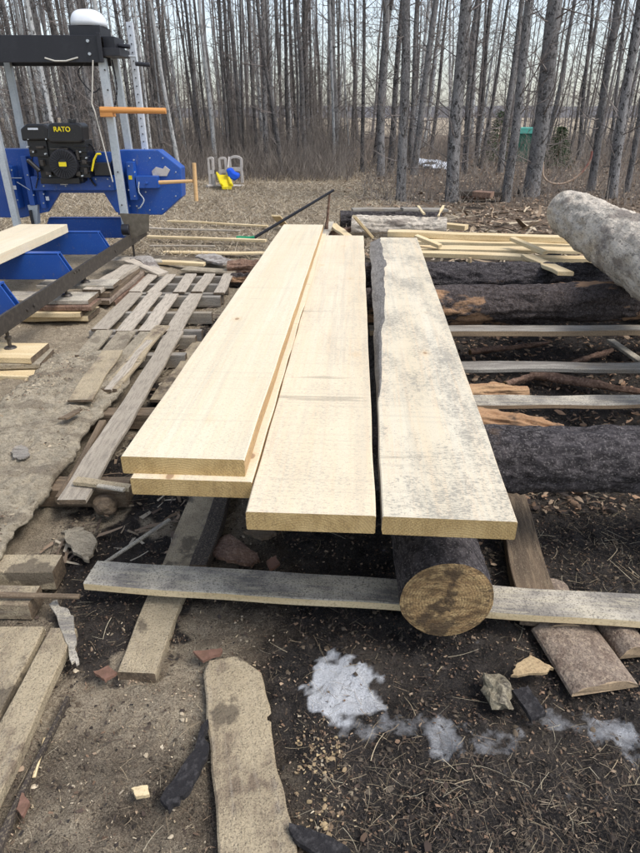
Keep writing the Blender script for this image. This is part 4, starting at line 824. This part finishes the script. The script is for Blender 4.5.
# dark boards under the big trees
for i, (a, b_, z, W, mt, lab) in enumerate((((458, 197), (490, 198), .0, .35, 'bark', 'bottom board of the small dark pile near the twin trees'), ((455, 195), (500, 196), .09, .30, 'dark', 'long dark board across the small pile near the twin trees'), ((474, 196), (492, 197), .17, .25, 'bark', 'short reddish board on top of the small dark pile'), ((519, 194), (541, 194), .0, .3, 'dark', 'short black board lying at the foot of the thickest trunk'))):
    plank('dark_board', P(*a, z), P(*b_, z), W, .08, MAT[mt], seed=110 + i, wob=.01, label=lab, cat='board', group='dark boards on the forest floor')
# green utility box
gb = empty('utility_box', P(524, 161, 0), 'green box with pale teal lid standing among trunks, behind the thickest one', 'box')
a, b_ = Q(516, 134, 22.5), Q(533, 161, 22.5); m_ = MB(); m_.box((a.x, 22.5, -.05), (b_.x, 23.1, a.z)); m_.build('cabinet', MAT['greenbox'], gb, bevel=.02)
t_ = Q(516, 127.5, 22.5).z; m_ = MB(); m_.prism([(a.x - .02, a.z), (b_.x + .02, a.z), (b_.x - .03, t_), (a.x + .08, t_)], 22.47, 23.13); m_.build('lid', MAT['teal'], gb, bevel=.02)
# hose between the trees
pts = [Q(543, 162, 13.4), Q(543, 175, 13.35), Q(549, 182, 13.3), Q(560, 184, 13.3), Q(572, 180, 13.3), Q(582, 172, 13.3), Q(590, 160, 13.3), Q(592, 150, 13.3)]
fine_pts = []
for i in range(len(pts) - 1):
    p0, p1, p2, p3 = pts[max(i - 1, 0)], pts[i], pts[i + 1], pts[min(i + 2, len(pts) - 1)]
    for k in range(6):
        u = k / 6; fine_pts.append(.5 * ((2 * p1) + (p2 - p0) * u + (2 * p0 - 5 * p1 + 4 * p2 - p3) * u * u + (3 * p1 - p0 - 3 * p2 + p3) * u ** 3))
cu = bpy.data.curves.new('hose', 'CURVE'); cu.dimensions = '3D'; cu.bevel_depth = .02; cu.bevel_resolution = 3; sp_ = cu.splines.new('POLY'); sp_.points.add(len(fine_pts) - 1)
for q_, p_ in zip(sp_.points, fine_pts): q_.co = (*p_, 1)
to = bpy.data.objects.new('tmp', cu); COL.objects.link(to); bpy.context.view_layer.update()
hm_ = bpy.data.meshes.new_from_object(to.evaluated_get(bpy.context.evaluated_depsgraph_get())); bpy.data.objects.remove(to); hm_.materials.clear(); hm_.materials.append(MAT['hose'])
tag(link('hose', hm_), 'faded orange hose hanging in a loop between the thickest trunk and its right neighbour', 'hose')

# playset
pl = empty('playset', P(226, 188, 0), 'small grey plastic playset with yellow slide and blue seat on the straw', 'playset')
YP = 14.0
def arch(px0, px1, pyt, pyb, Yv, hole=True):
    a = Q(px0, pyt, Yv); b_ = Q(px1, pyb, Yv); w = b_.x - a.x; r = w / 2; cx = (a.x + b_.x) / 2; zt_ = a.z; zb = max(b_.z, -.02)
    outer = [(cx + r * math.cos(t), zt_ - r * .6 + r * .6 * math.sin(t)) for t in [math.pi * k / 10 for k in range(11)]]
    m_ = MB(); th = max(.045, w * .18)
    inner = [(cx + (r - th) * math.cos(t), zt_ - r * .6 + (r * .6 - th) * math.sin(t)) for t in [math.pi * k / 10 for k in range(11)]]
    for k in range(10): m_.prism([outer[k], outer[k + 1], inner[k + 1], inner[k]], Yv, Yv + .09)
    m_.box((a.x, Yv, zb), (a.x + th, Yv + .09, outer[-1][1])); m_.box((b_.x - th, Yv, zb), (b_.x, Yv + .09, outer[0][1]))
    zmid = (zb + zt_) / 2; m_.box((a.x, Yv + .002, zmid - .04), (b_.x, Yv + .088, zmid + .04))
    m_.box((a.x + th, Yv + .03, zb), (b_.x - th, Yv + .06, zmid)) if hole else None
    m_.build('side_panel', MAT['greypl'], pl, bevel=.01)
arch(207, 215.5, 157, 187, YP + .1); arch(218, 228, 157, 186, YP + .2, True); arch(228, 243.5, 155.5, 183, YP + .8, False)
m_ = MB(); a = Q(217, 175, YP); b_ = Q(232, 186, YP - .3)
m_.add([(a.x, YP + .1, a.z), (a.x + .22, YP + .1, a.z), (b_.x, YP - .35, .06), (b_.x - .20, YP - .35, .06), (a.x, YP + .1, a.z - .05), (a.x + .22, YP + .1, a.z - .05), (b_.x, YP - .35, .0), (b_.x - .20, YP - .35, .0)], [(0, 1, 2, 3), (7, 6, 5, 4), (0, 4, 5, 1), (1, 5, 6, 2), (2, 6, 7, 3), (3, 7, 4, 0)])
m_.bar((a.x, YP + .1, a.z + .02), (b_.x - .20, YP - .35, .09), .04, .09); m_.bar((a.x + .22, YP + .1, a.z + .02), (b_.x, YP - .35, .09), .04, .09)
m_.build('slide', MAT['yellow'], pl, bevel=.01)
m_ = MB(); a = Q(227, 168, YP - .05); b_ = Q(239, 180, YP - .05)
m_.prism(pp([(226.5, 169), (231, 168), (234, 172), (239, 174), (239, 178), (235, 180.5), (229, 177)], YP), YP - .12, YP + .2); m_.build('seat', MAT['bluepl'], pl, bevel=.03)
m_ = MB(); m_.cyl(Q(207, 186, YP), Q(243, 186, YP + .6), .03, n=8); m_.cyl(Q(228, 168, YP + .05), Q(229, 157, YP + .3), .015, n=6); m_.build('frame_tube', MAT['greypl'], pl)

# snow patches in the wood
for i, (px, py, w, d, lab) in enumerate(((425, 164, .55, .7, 'larger white snow patch in the wood between two trunks'), (408, 166, .25, .5, 'small snow patch left of the larger one'), (436, 168, .25, .35, 'small snow patch right of the larger one'))):
    p = P(px, py, 0); chunk('snow_patch', (p.x, p.y, gz(p.x, p.y) + .0), (w * 1.2, d * 1.2, .14), MAT['snow'], 5 + i, .35, label=lab, cat='snow patch')

# ------------------------------------------------------------------ trees
def tree_meshes(kind, seed, rb, Ht, nb, mat):
    r = np.random.default_rng(seed)
    k = 26; z = np.linspace(-.15, Ht, k); ph = r.uniform(0, 6, 4)
    cx = .05 * np.sin(z * .5 + ph[0]) + .02 * np.sin(z * 1.7 + ph[1]) * 1.5; cy = .05 * np.sin(z * .45 + ph[2]); cx -= cx[0]; cy -= cy[0]
    rad = rb * (1 - .75 * (z / Ht)) * (1 + .22 * np.exp(-np.maximum(z, 0) / .18)) ; rad = np.maximum(rad, .01) * (1 + r.uniform(-.05, .05, k))
    path = np.stack([cx, cy, z], -1)[None]
    trunk = tubes_mesh('trunk', path, rad[None], mat, 12)
    ps, rs_ = [], []
    zb = np.sort(np.concatenate([r.uniform(.5, 5.5, int(nb * .7)), r.uniform(5, Ht * .97, int(nb * .3))]))
    for zz in zb:
        bx, by, br = np.interp(zz, z, cx), np.interp(zz, z, cy), np.interp(zz, z, rad)
        a = r.uniform(0, 2 * np.pi); el = r.uniform(-.15, .95); L = r.uniform(.3, 1.3) * (1.2 if zz > 5 else 1) * (.6 + 4 * min(rb, .14))
        d = np.array([math.cos(a) * math.cos(el), math.sin(a) * math.cos(el), math.sin(el)]); q = np.linspace(0, 1, 5)[:, None]
        sag = np.array([r.normal(0, .12), r.normal(0, .12), r.uniform(-.05, .3)]) * L
        pth = np.array([bx, by, zz]) + d * q * L + sag * q * q; ps.append(pth); r0 = min(br * .35, r.uniform(.005, .014) * (1 + rb * 3)); rs_.append(r0 * (1 - q[:, 0] * .8))
        for s in range(r.integers(2, 6)):
            u = r.uniform(.25, .95); o = np.array([np.interp(u, q[:, 0], pth[:, i]) for i in range(3)]); d2 = d + r.normal(0, .6, 3); d2 /= np.linalg.norm(d2); L2 = L * r.uniform(.2, .5)
            p2 = o + d2 * q * L2 + r.normal(0, .1, 3) * L2 * q * q; ps.append(p2); rs_.append(np.maximum(r0 * .5 * (1 - q[:, 0] * .8), .0015))
    crown = tubes_mesh('crown', np.array(ps), np.array(rs_), MAT['twig'], 3)
    return trunk, crown
PROT = {}
for i in range(6): PROT[('thin', i)] = (*tree_meshes('thin', 100 + i, .075, 10, 70, MAT['trunkdark']), .075)
for i in range(4): PROT[('mid', i)] = (*tree_meshes('mid', 200 + i, .12, 12, 60, MAT['trunk']), .12)
for i in range(3): PROT[('birch', i)] = (*tree_meshes('birch', 300 + i, .08, 11, 26, MAT['birch']), .08)
for i in range(4): PROT[('big', i)] = (*tree_meshes('big', 400 + i, .17, 12, 60, MAT['trunk']), .17)
NT = 0; spots = []
def tree(kind, x, y, diam, lx, ly, lab, group=None):
    global NT
    i = NT % sum(1 for k in PROT if k[0] == kind); tr, cr, rb = PROT[(kind, i)]; NT += 1
    nm = {'thin': 'slender_tree', 'mid': 'aspen_tree', 'birch': 'birch_tree', 'big': 'large_tree'}[kind]
    e = empty(nm, (x, y, gz(x, y) - .02), lab, 'tree', group); s = diam / 2 / rb; e.scale = (s, s, max(.85, min(1.15, s)))
    e.rotation_euler = (-ly, lx, random.uniform(0, 6.28)) if False else (ly, lx, 0)
    rz = random.uniform(0, 6.28)
    for n_, me in (('trunk', tr), ('crown', cr)):
        o = bpy.data.objects.new(n_, me); COL.objects.link(o); o.parent = e; o.rotation_euler = (0, 0, rz)
    spots.append((x, y)); return e
def bigtree(bx, by, tx, w, kind, lab, ty=0):
    p = P(bx, by, 0); nat = bx + (bx - 320) / (1645 - by) * (by - ty); lean = math.atan((tx - nat) / (by - ty) * .95)
    t = p.y / (cp + (426.5 - by) / F * sp); return tree(kind, p.x, p.y, w * .70 * t / F, lean, 0, lab)
bigtree(401, 200, 405, 14, 'big', 'straight grey trunk standing just behind the rear weathered boards')
bigtree(452, 201, 464, 18, 'big', 'stout grey trunk left of the small dark board pile')
bigtree(530, 196, 556, 23, 'big', 'thickest trunk, in front of the green box, leaning right')
bigtree(505, 201, 532, 13, 'mid', 'slimmer grey trunk just left of the thickest one, crossing near its top')
bigtree(590, 190, 617, 11, 'mid', 'grey trunk holding the right end of the hanging hose')
bigtree(612, 197, 640, 14, 'big', 'trunk at right with the big grey log before it')
bigtree(626, 192, 655, 8, 'mid', 'slim leaning trunk at the right edge of the photo')
bigtree(381, 176, 384, 11, 'mid', 'dark grey trunk left of the snow patches')
bigtree(411, 170, 417, 7.5, 'mid', 'slim trunk right behind the straight grey one')
bigtree(464, 171, 480, 9, 'mid', 'grey trunk leaning right, behind the stout one')
bigtree(500, 172, 527, 9, 'mid', 'trunk left of the green box leaning strongly right')
bigtree(334, 168, 333, 10, 'mid', 'grey trunk in the wood above the middle plank')
bigtree(476, 166, 488, 6, 'thin', 'thin trunk between the stout one and the green box')
bigtree(362, 172, 366, 6, 'thin', 'thin trunk second to the left of the straight grey one')
bigtree(306, 166, 300, 8, 'mid', 'dark trunk above the far end of the plank stack')
bigtree(268, 172, 262, 7, 'mid', 'dark trunk right of the playset')
bigtree(578, 160, 596, 6, 'thin', 'thin trunk above the hanging hose')
bigtree(545, 158, 574, 7, 'mid', 'trunk right behind the thickest one')
random.seed(11)
def free(x, y, d): return all((x - a) ** 2 + (y - b) ** 2 > d * d for a, b in spots)
GL = 'thin dark trunks of the dense wood behind the mill'; GR = 'bare trunks of the open wood on the right'; GB = 'white birch trunks in the wood'
cnt = 0; tries = 0
while cnt < 195 and tries < 20000:
    tries += 1; px = random.uniform(-60, 345); Yd = 17.5 + 15 * random.random() ** 1.2 if px > 190 else 14 + 16 * random.random()
    x = (px - 320) / F * Yd * .96
    if not free(x, Yd, .26): continue
    k = random.random(); kind = 'thin' if k < .52 else 'mid' if k < .66 else 'birch'
    dm = random.uniform(.05, .125) * (1.35 if kind == 'mid' else 1)
    ln = R(random.gauss(-1.2, 1.8))
    lab = {'thin': 'thin dark bare trunk in the dense wood behind the mill', 'mid': 'grey bare trunk of middling girth in the dense wood on the left', 'birch': 'slim white birch trunk in the dense wood on the left'}[kind]
    tree(kind, x, Yd, dm, ln, R(random.gauss(0, 1.5)), lab, {'thin': GL, 'mid': 'grey trunks of the dense wood behind the mill', 'birch': GB}[kind]); cnt += 1
cnt = 0; tries = 0
while cnt < 52 and tries < 20000:
    tries += 1; px = random.uniform(345, 700); Yd = random.uniform(17, 42); x = (px - 320) / F * Yd * .96
    if not free(x, Yd, .5) or (500 < px < 550 and Yd < 23): continue
    q_ = random.random(); kind = 'thin' if q_ < .58 else 'mid' if q_ < .84 else 'birch'
    tree(kind, x, Yd, random.uniform(.06, .2), R(random.gauss(1.0, 3.2)), R(random.gauss(0, 1.5)), {'birch': 'slim white birch in the open wood on the right', 'thin': 'thin bare tree in the open wood on the right', 'mid': 'grey aspen among the thin trees of the open wood on the right'}[kind], {'birch': 'white birches of the open wood on the right', 'thin': GR, 'mid': 'grey aspens of the open wood on the right'}[kind]); cnt += 1
# the wood behind them, past counting
def trunks_far(n, x0, x1, y0, y1, seed, rlo, rhi):
    r = np.random.default_rng(seed); pxs = r.uniform(x0, x1, n); Yd = r.uniform(y0, y1, n); x = (pxs - 320) / F * Yd * .96
    z = np.linspace(-.3, 1, 6); H_ = r.uniform(9, 14, n); lx = r.normal(0, .035, n); ly = r.normal(0, .02, n)
    Z = np.where(z[None] < 0, z[None], z[None] * H_[:, None]); path = np.stack([x[:, None] + lx[:, None] * Z + .06 * np.sin(Z + pxs[:, None]), Yd[:, None] + ly[:, None] * Z, Z], -1)
    return path, r.uniform(rlo, rhi, n)[:, None] * (1 - .7 * np.maximum(z, 0))[None]
p1, r1 = trunks_far(130, -120, 330, 33, 62, 1, .04, .10); p2, r2 = trunks_far(60, 330, 760, 42, 75, 2, .04, .10)
tag(link('far_wood', tubes_mesh('far_wood', np.concatenate([p1, p2]), np.concatenate([r1, r2]), MAT['fartrees'], 5)), 'mass of bare trunks far back in the wood', 'far wood', kind='stuff')
# fine branches of the far wood and underbrush
def brush(n, x0, x1, y0, y1, hmax, seed, spread=.35, rr=.004, zlo=0., zhi=0., pw=1.):
    r = np.random.default_rng(seed); pxs = r.uniform(x0, x1, n); Yd = y0 + (y1 - y0) * r.uniform(0, 1, n) ** pw; x = (pxs - 320) / F * Yd * .96
    d = np.stack([r.normal(0, spread, n), r.normal(0, spread, n), np.ones(n)], -1); L = r.uniform(.25, 1, n) * hmax
    q = np.linspace(0, 1, 4); z0 = r.uniform(zlo, zhi, n) if zhi else np.zeros(n) - .02
    b = r.normal(0, .12, (n, 3)); path = np.stack([x, Yd, z0], -1)[:, None] + d[:, None] * (q[None, :, None] * L[:, None, None]) + b[:, None] * (q[None, :, None] ** 2) * L[:, None, None]
    return path, (r.uniform(.6, 1.6, n) * rr)[:, None] * (1 - .7 * q)[None]
sets = [brush(8000, -60, 350, 17.5, 27, 1.5, 1, .30, .006), brush(5000, -60, 350, 15.5, 18.5, .9, 2, .4, .005), brush(5000, -60, 345, 20, 34, 1.6, 3, .6, .005, .2, 2.5), brush(4500, 350, 700, 16, 36, 1.0, 4, .5, .006), brush(2500, 350, 700, 20, 40, 2.0, 5, .8, .006, .3, 5), brush(1500, 360, 660, 11, 16, .5, 6, .5, .004)]
def bsets(ss_): return np.concatenate([s[0] for s in ss_]), np.concatenate([s[1] for s in ss_])
pa, ra = bsets(sets); tag(link('underbrush', tubes_mesh('underbrush', pa, ra, MAT['brush'], 3)), 'tangle of brown leafless brush under the trees', 'underbrush', kind='stuff')
# two small spruces by the green box
for (px, py, h, lab) in ((496, 166, 1.5, 'small green spruce left of the green box'), (556, 168, 1.1, 'small green spruce right of the thickest trunk')):
    p = P(px, py, 0); e = empty('young_spruce', (p.x, p.y, 0), lab, 'tree'); r = np.random.default_rng(int(px))
    m_ = MB(); m_.cyl((p.x, p.y, -.05), (p.x, p.y, h), .03, .005, n=8); m_.build('trunk', MAT['bark'], e)
    n = 900; zz = r.uniform(.12, 1, n) ** 1.0 * h; a = r.uniform(0, 6.28, n); Rr = (h - zz) * .42 + .05; rr_ = Rr * r.uniform(.1, 1, n)
    P0 = np.stack([rr_ * np.cos(a) + p.x, rr_ * np.sin(a) + p.y, zz - rr_ * .25], -1); d = np.stack([np.cos(a) + r.normal(0, .4, n), np.sin(a) + r.normal(0, .4, n), r.normal(-.2, .3, n)], -1)
    o = link('crown', ribbons('crown', P0, d, r.uniform(.08, .2, n), r.uniform(.012, .03, n), MAT['leafgreen']), e)

# ------------------------------------------------------------------ loose litter
def scatter(name, n, region, size, cols, lab, cat, seed, flat=.35, asp=(.25, .6), zoff=.002, keep=None, k=2, poly=False, hg=.12):
    r = np.random.default_rng(seed); x0, x1, y0, y1 = region
    x = r.uniform(x0, x1, n); y = y0 + (y1 - y0) * r.uniform(0, 1, n) ** 1.4
    if keep is not None: m = keep(x, y, r); x, y = x[m], y[m]
    n = len(x); z = height(x, y) + zoff + r.uniform(0, .006, n)
    a = r.uniform(0, 6.28, n); L = r.uniform(*size, n) * r.uniform(.4, 1, n); d = np.stack([np.cos(a), np.sin(a), r.normal(0, flat * .5, n)], -1)
    nr = np.stack([r.normal(0, flat, n), r.normal(0, flat, n), np.ones(n)], -1); c = np.array(cols)[r.integers(0, len(cols), n)] * r.uniform(.7, 1.25, n)[:, None]
    bend = np.stack([r.normal(0, .24, n), r.normal(0, .24, n), r.normal(0, .08, n)], -1) * L[:, None]
    if poly:
        o = link(name, polys(name, np.stack([x, y, z + L * .04], -1), a, L, r.uniform(*asp, n), nr, np.clip(c, 0, 1), MAT['pieces'], r, 7, hg)); return tag(o, lab, cat, kind='stuff')
    o = link(name, ribbons(name, np.stack([x, y, z], -1), d, L, L * r.uniform(*asp, n), MAT['pieces'], bend, nr, np.clip(c, 0, 1), .55, k)); return tag(o, lab, cat, kind='stuff')
tanc = [(.50, .40, .26), (.36, .28, .18), (.24, .18, .12), (.60, .50, .35), (.14, .10, .07)]
brc = [(.12, .08, .055), (.20, .13, .085), (.07, .05, .04), (.30, .22, .15), (.05, .04, .035)]
def notsheet(x, y, r): return ~((x < -1.0) & (y > 1.5) & (y < 5.6) & (x > -1.6))
def keepsaw(x, y, r): s = zones(x, y)[0]; return (r.uniform(0, 1, len(x)) < (s ** 1.5 + .01) * (.25 + 1.6 * (fbm(x, y, 4, 3, 38) - .25))) & nosnow(x, y, r) & notsheet(x, y, r)
def nosnow(x, y, r): return (zones(x, y)[4] < .3) | (r.uniform(0, 1, len(x)) < .12)
def keepdark(x, y, r): return nosnow(x, y, r) & (r.uniform(0, 1, len(x)) < (zones(x, y)[1] + .2) * (.2 + 1.5 * (fbm(x, y, 3, 3, 48) - .25))) & notsheet(x, y, r)
scatter('wood_chips', 120000, (-2.6, .7, .6, 5.5), (.0025, .010), tanc, 'fine tan chips and shavings strewn on the ground at left', 'wood chips', 1, .5, keep=keepsaw)
scatter('soil_crumbs', 150000, (-1.0, 2.6, .6, 5.5), (.003, .011), brc + [(.035, .03, .027)] * 2, 'dark crumbs of soil and bark on the ground at right', 'litter', 2, .6, (.5, 1.0), keep=keepdark)
scatter('bark_litter', 1700, (-1.0, 2.9, .7, 7), (.010, .034), brc, 'broken bits of bark lying over the ground', 'bark litter', 3, .35, (.25, .7), .006, poly=True, keep=lambda x, y, r: nosnow(x, y, r) & notsheet(x, y, r) & (r.uniform(0, 1, len(x)) < np.where(y < 1.5, .8, 1) * fbm(x, y, 5, 3, 8) ** 2 * 2.2))
scatter('straw', 9000, (-.9, 2.2, .6, 2.8), (.03, .10), [(.46, .38, .25), (.34, .27, .17), (.22, .17, .11), (.55, .48, .34)], 'dry grass stalks lying on the dark soil', 'straw', 4, .3, (.010, .022), .008, k=5, keep=lambda x, y, r: r.uniform(0, 1, len(x)) < .10 + .9 * ((x > .6) & (y > 1.45)) * fbm(x, y, 3, 3, 5) * 1.4 + .5 * ((y < 1.0) & (x > 0)) * fbm(x, y, 5, 3, 6))
scatter('matted_fibres', 26000, (-1.0, 2.0, .6, 2.6), (.012, .05), [(.20, .15, .10), (.12, .085, .06), (.30, .24, .16), (.07, .05, .04)], 'short matted fibres and root hairs in the damp soil', 'fibres', 14, .5, (.02, .05), .004, k=3, keep=lambda x, y, r: notsheet(x, y, r) & (r.uniform(0, 1, len(x)) < fbm(x, y, 4, 3, 18) * 1.3 - .15))
scatter('broken_slivers', 520, (-1.55, -.45, 1.7, 5.0), (.03, .16), [(.42, .36, .27), (.22, .16, .11), (.12, .09, .07), (.30, .24, .17)], 'broken slivers of slab wood in the gap beside the pallets', 'slivers', 15, .5, (.08, .25), .015, k=3, keep=lambda x, y, r: x > -1.0)
scatter('chips_on_sheet', 5000, (-1.57, -1.10, 1.62, 3.5), (.004, .02), tanc + brc, 'chips and shavings strewn over the dusty sheet', 'wood chips', 21, .5, zoff=.108)
scatter('yellow_chips', 420, (-.06, .06, .70, 1.05), (.006, .024), [(.40, .30, .17), (.30, .22, .13), (.20, .14, .09)], 'yellowish chips heaped right of the wide dusty board', 'wood chips', 22, .4, (.5, .9), .0, poly=True, hg=.3, keep=lambda x, y, r: nosnow(x, y, r) & (r.uniform(0, 1, len(x)) < fbm(x, y, 9, 3, 55) ** 2 * 2.5))
scatter('fine_needles', 17000, (0., 1.6, .6, 1.15), (.008, .035), [(.20, .155, .11), (.14, .105, .075), (.26, .21, .15), (.09, .07, .05)], 'matted brown grass bits on the soil at bottom right', 'grass bits', 23, .5, (.03, .06), .005, k=3, keep=lambda x, y, r: nosnow(x, y, r) & (r.uniform(0, 1, len(x)) < (1 - ss(y, .85, 1.1)) * fbm(x, y, 4, 3, 58) * 1.5))
scatter('soil_clods', 16000, (-1.0, 2.2, .6, 4.5), (.006, .026), [(.07, .055, .042), (.10, .08, .06), (.045, .036, .03), (.13, .10, .07)], 'crumbly clods of damp soil and bark mould', 'clods', 16, .3, (.6, 1.0), -.003, poly=True, hg=.55, keep=lambda x, y, r: nosnow(x, y, r) & notsheet(x, y, r) & (r.uniform(0, 1, len(x)) < fbm(x, y, 6, 3, 28) ** 2 * 3 - .2))
scatter('sawdust_lumps', 9000, (-2.4, .1, .6, 5.5), (.006, .024), [(.42, .35, .25), (.30, .245, .17), (.50, .42, .30)], 'caked lumps of sawdust at left', 'sawdust lumps', 17, .3, (.6, 1.0), -.003, poly=True, hg=.5, keep=keepsaw)
scatter('splinters', 900, (.8, 4.0, 6.2, 10.5), (.08, .5), [(.45, .37, .26), (.25, .18, .12), (.14, .10, .07), (.36, .27, .18)], 'slash of splinters and bark strips in front of the big trees', 'slash', 5, .5, (.05, .2), .02, k=3)
scatter('bark_rubble', 7000, (.3, 3.2, 2.0, 5.3), (.012, .075), brc + [(.38, .24, .15)], 'bark rubble between the cross logs', 'bark rubble', 6, .5, (.25, .6), .012, poly=True)
scatter('dead_leaves', 26000, (.5, 14, 6.8, 26), (.03, .09), [(.26, .18, .12), (.36, .27, .19), (.18, .12, .08), (.44, .36, .27)], 'dead leaves carpeting the forest floor', 'leaves', 7, .5, (.4, .9), .01)
r = np.random.default_rng(9); n = 70000; y = 6.8 + 15 * r.uniform(0, 1, n) ** 1.3; x = r.uniform(-.62, .12, n) * y * 1.02
m = r.uniform(0, 1, n) < np.clip(zones(x, y)[2] + .1, 0, 1); x, y = x[m], y[m]; n = len(x)
c = np.array([(.44, .36, .25), (.34, .27, .18), (.24, .19, .13), (.52, .45, .34)])[r.integers(0, 4, n)] * r.uniform(.75, 1.2, n)[:, None]
d = np.stack([r.normal(0, 1, n), r.normal(0, 1, n), r.uniform(.05, .9, n)], -1)
tag(link('dry_grass', ribbons('dry_grass', np.stack([x, y, height(x, y)], -1), d, r.uniform(.03, .13, n), .003 + y * .0005, MAT['pieces'], None, None, np.clip(c, 0, 1), .3, 2)), 'matted dry grass of the clearing', 'dry grass', kind='stuff')

# ------------------------------------------------------------------ light
w = bpy.data.worlds.new('World'); S.world = w; w.use_nodes = True; wt = w.node_tree
sky = wt.nodes.new('ShaderNodeTexSky'); sky.sky_type = 'NISHITA'; sky.sun_disc = False
EL, AZ = R(56), R(112)     # azimuth measured from +y towards +x
sky.sun_elevation = EL; sky.sun_rotation = AZ; sky.air_density = 1.0; sky.dust_density = 1.6; sky.ozone_density = 1.0
bg = wt.nodes['Background']; bg.inputs[1].default_value = .14; hs_ = wt.nodes.new('ShaderNodeHueSaturation'); hs_.inputs['Saturation'].default_value = .62; wt.links.new(sky.outputs[0], hs_.inputs['Color']); wt.links.new(hs_.outputs[0], bg.inputs[0])
sd = bpy.data.lights.new('sun', 'SUN'); sd.energy = 1.6; sd.angle = R(25); sd.color = (1, .965, .93)
so = bpy.data.objects.new('sun', sd); COL.objects.link(so)
dirv = Vector((math.sin(AZ) * math.cos(EL), math.cos(AZ) * math.cos(EL), math.sin(EL))); so.rotation_euler = dirv.to_track_quat('Z', 'Y').to_euler(); so.location = (0, -5, 10)
S.view_settings.view_transform = 'Standard'; S.view_settings.look = 'None'; S.view_settings.exposure = .8; S.view_settings.gamma = 1
S.view_settings.use_curve_mapping = False
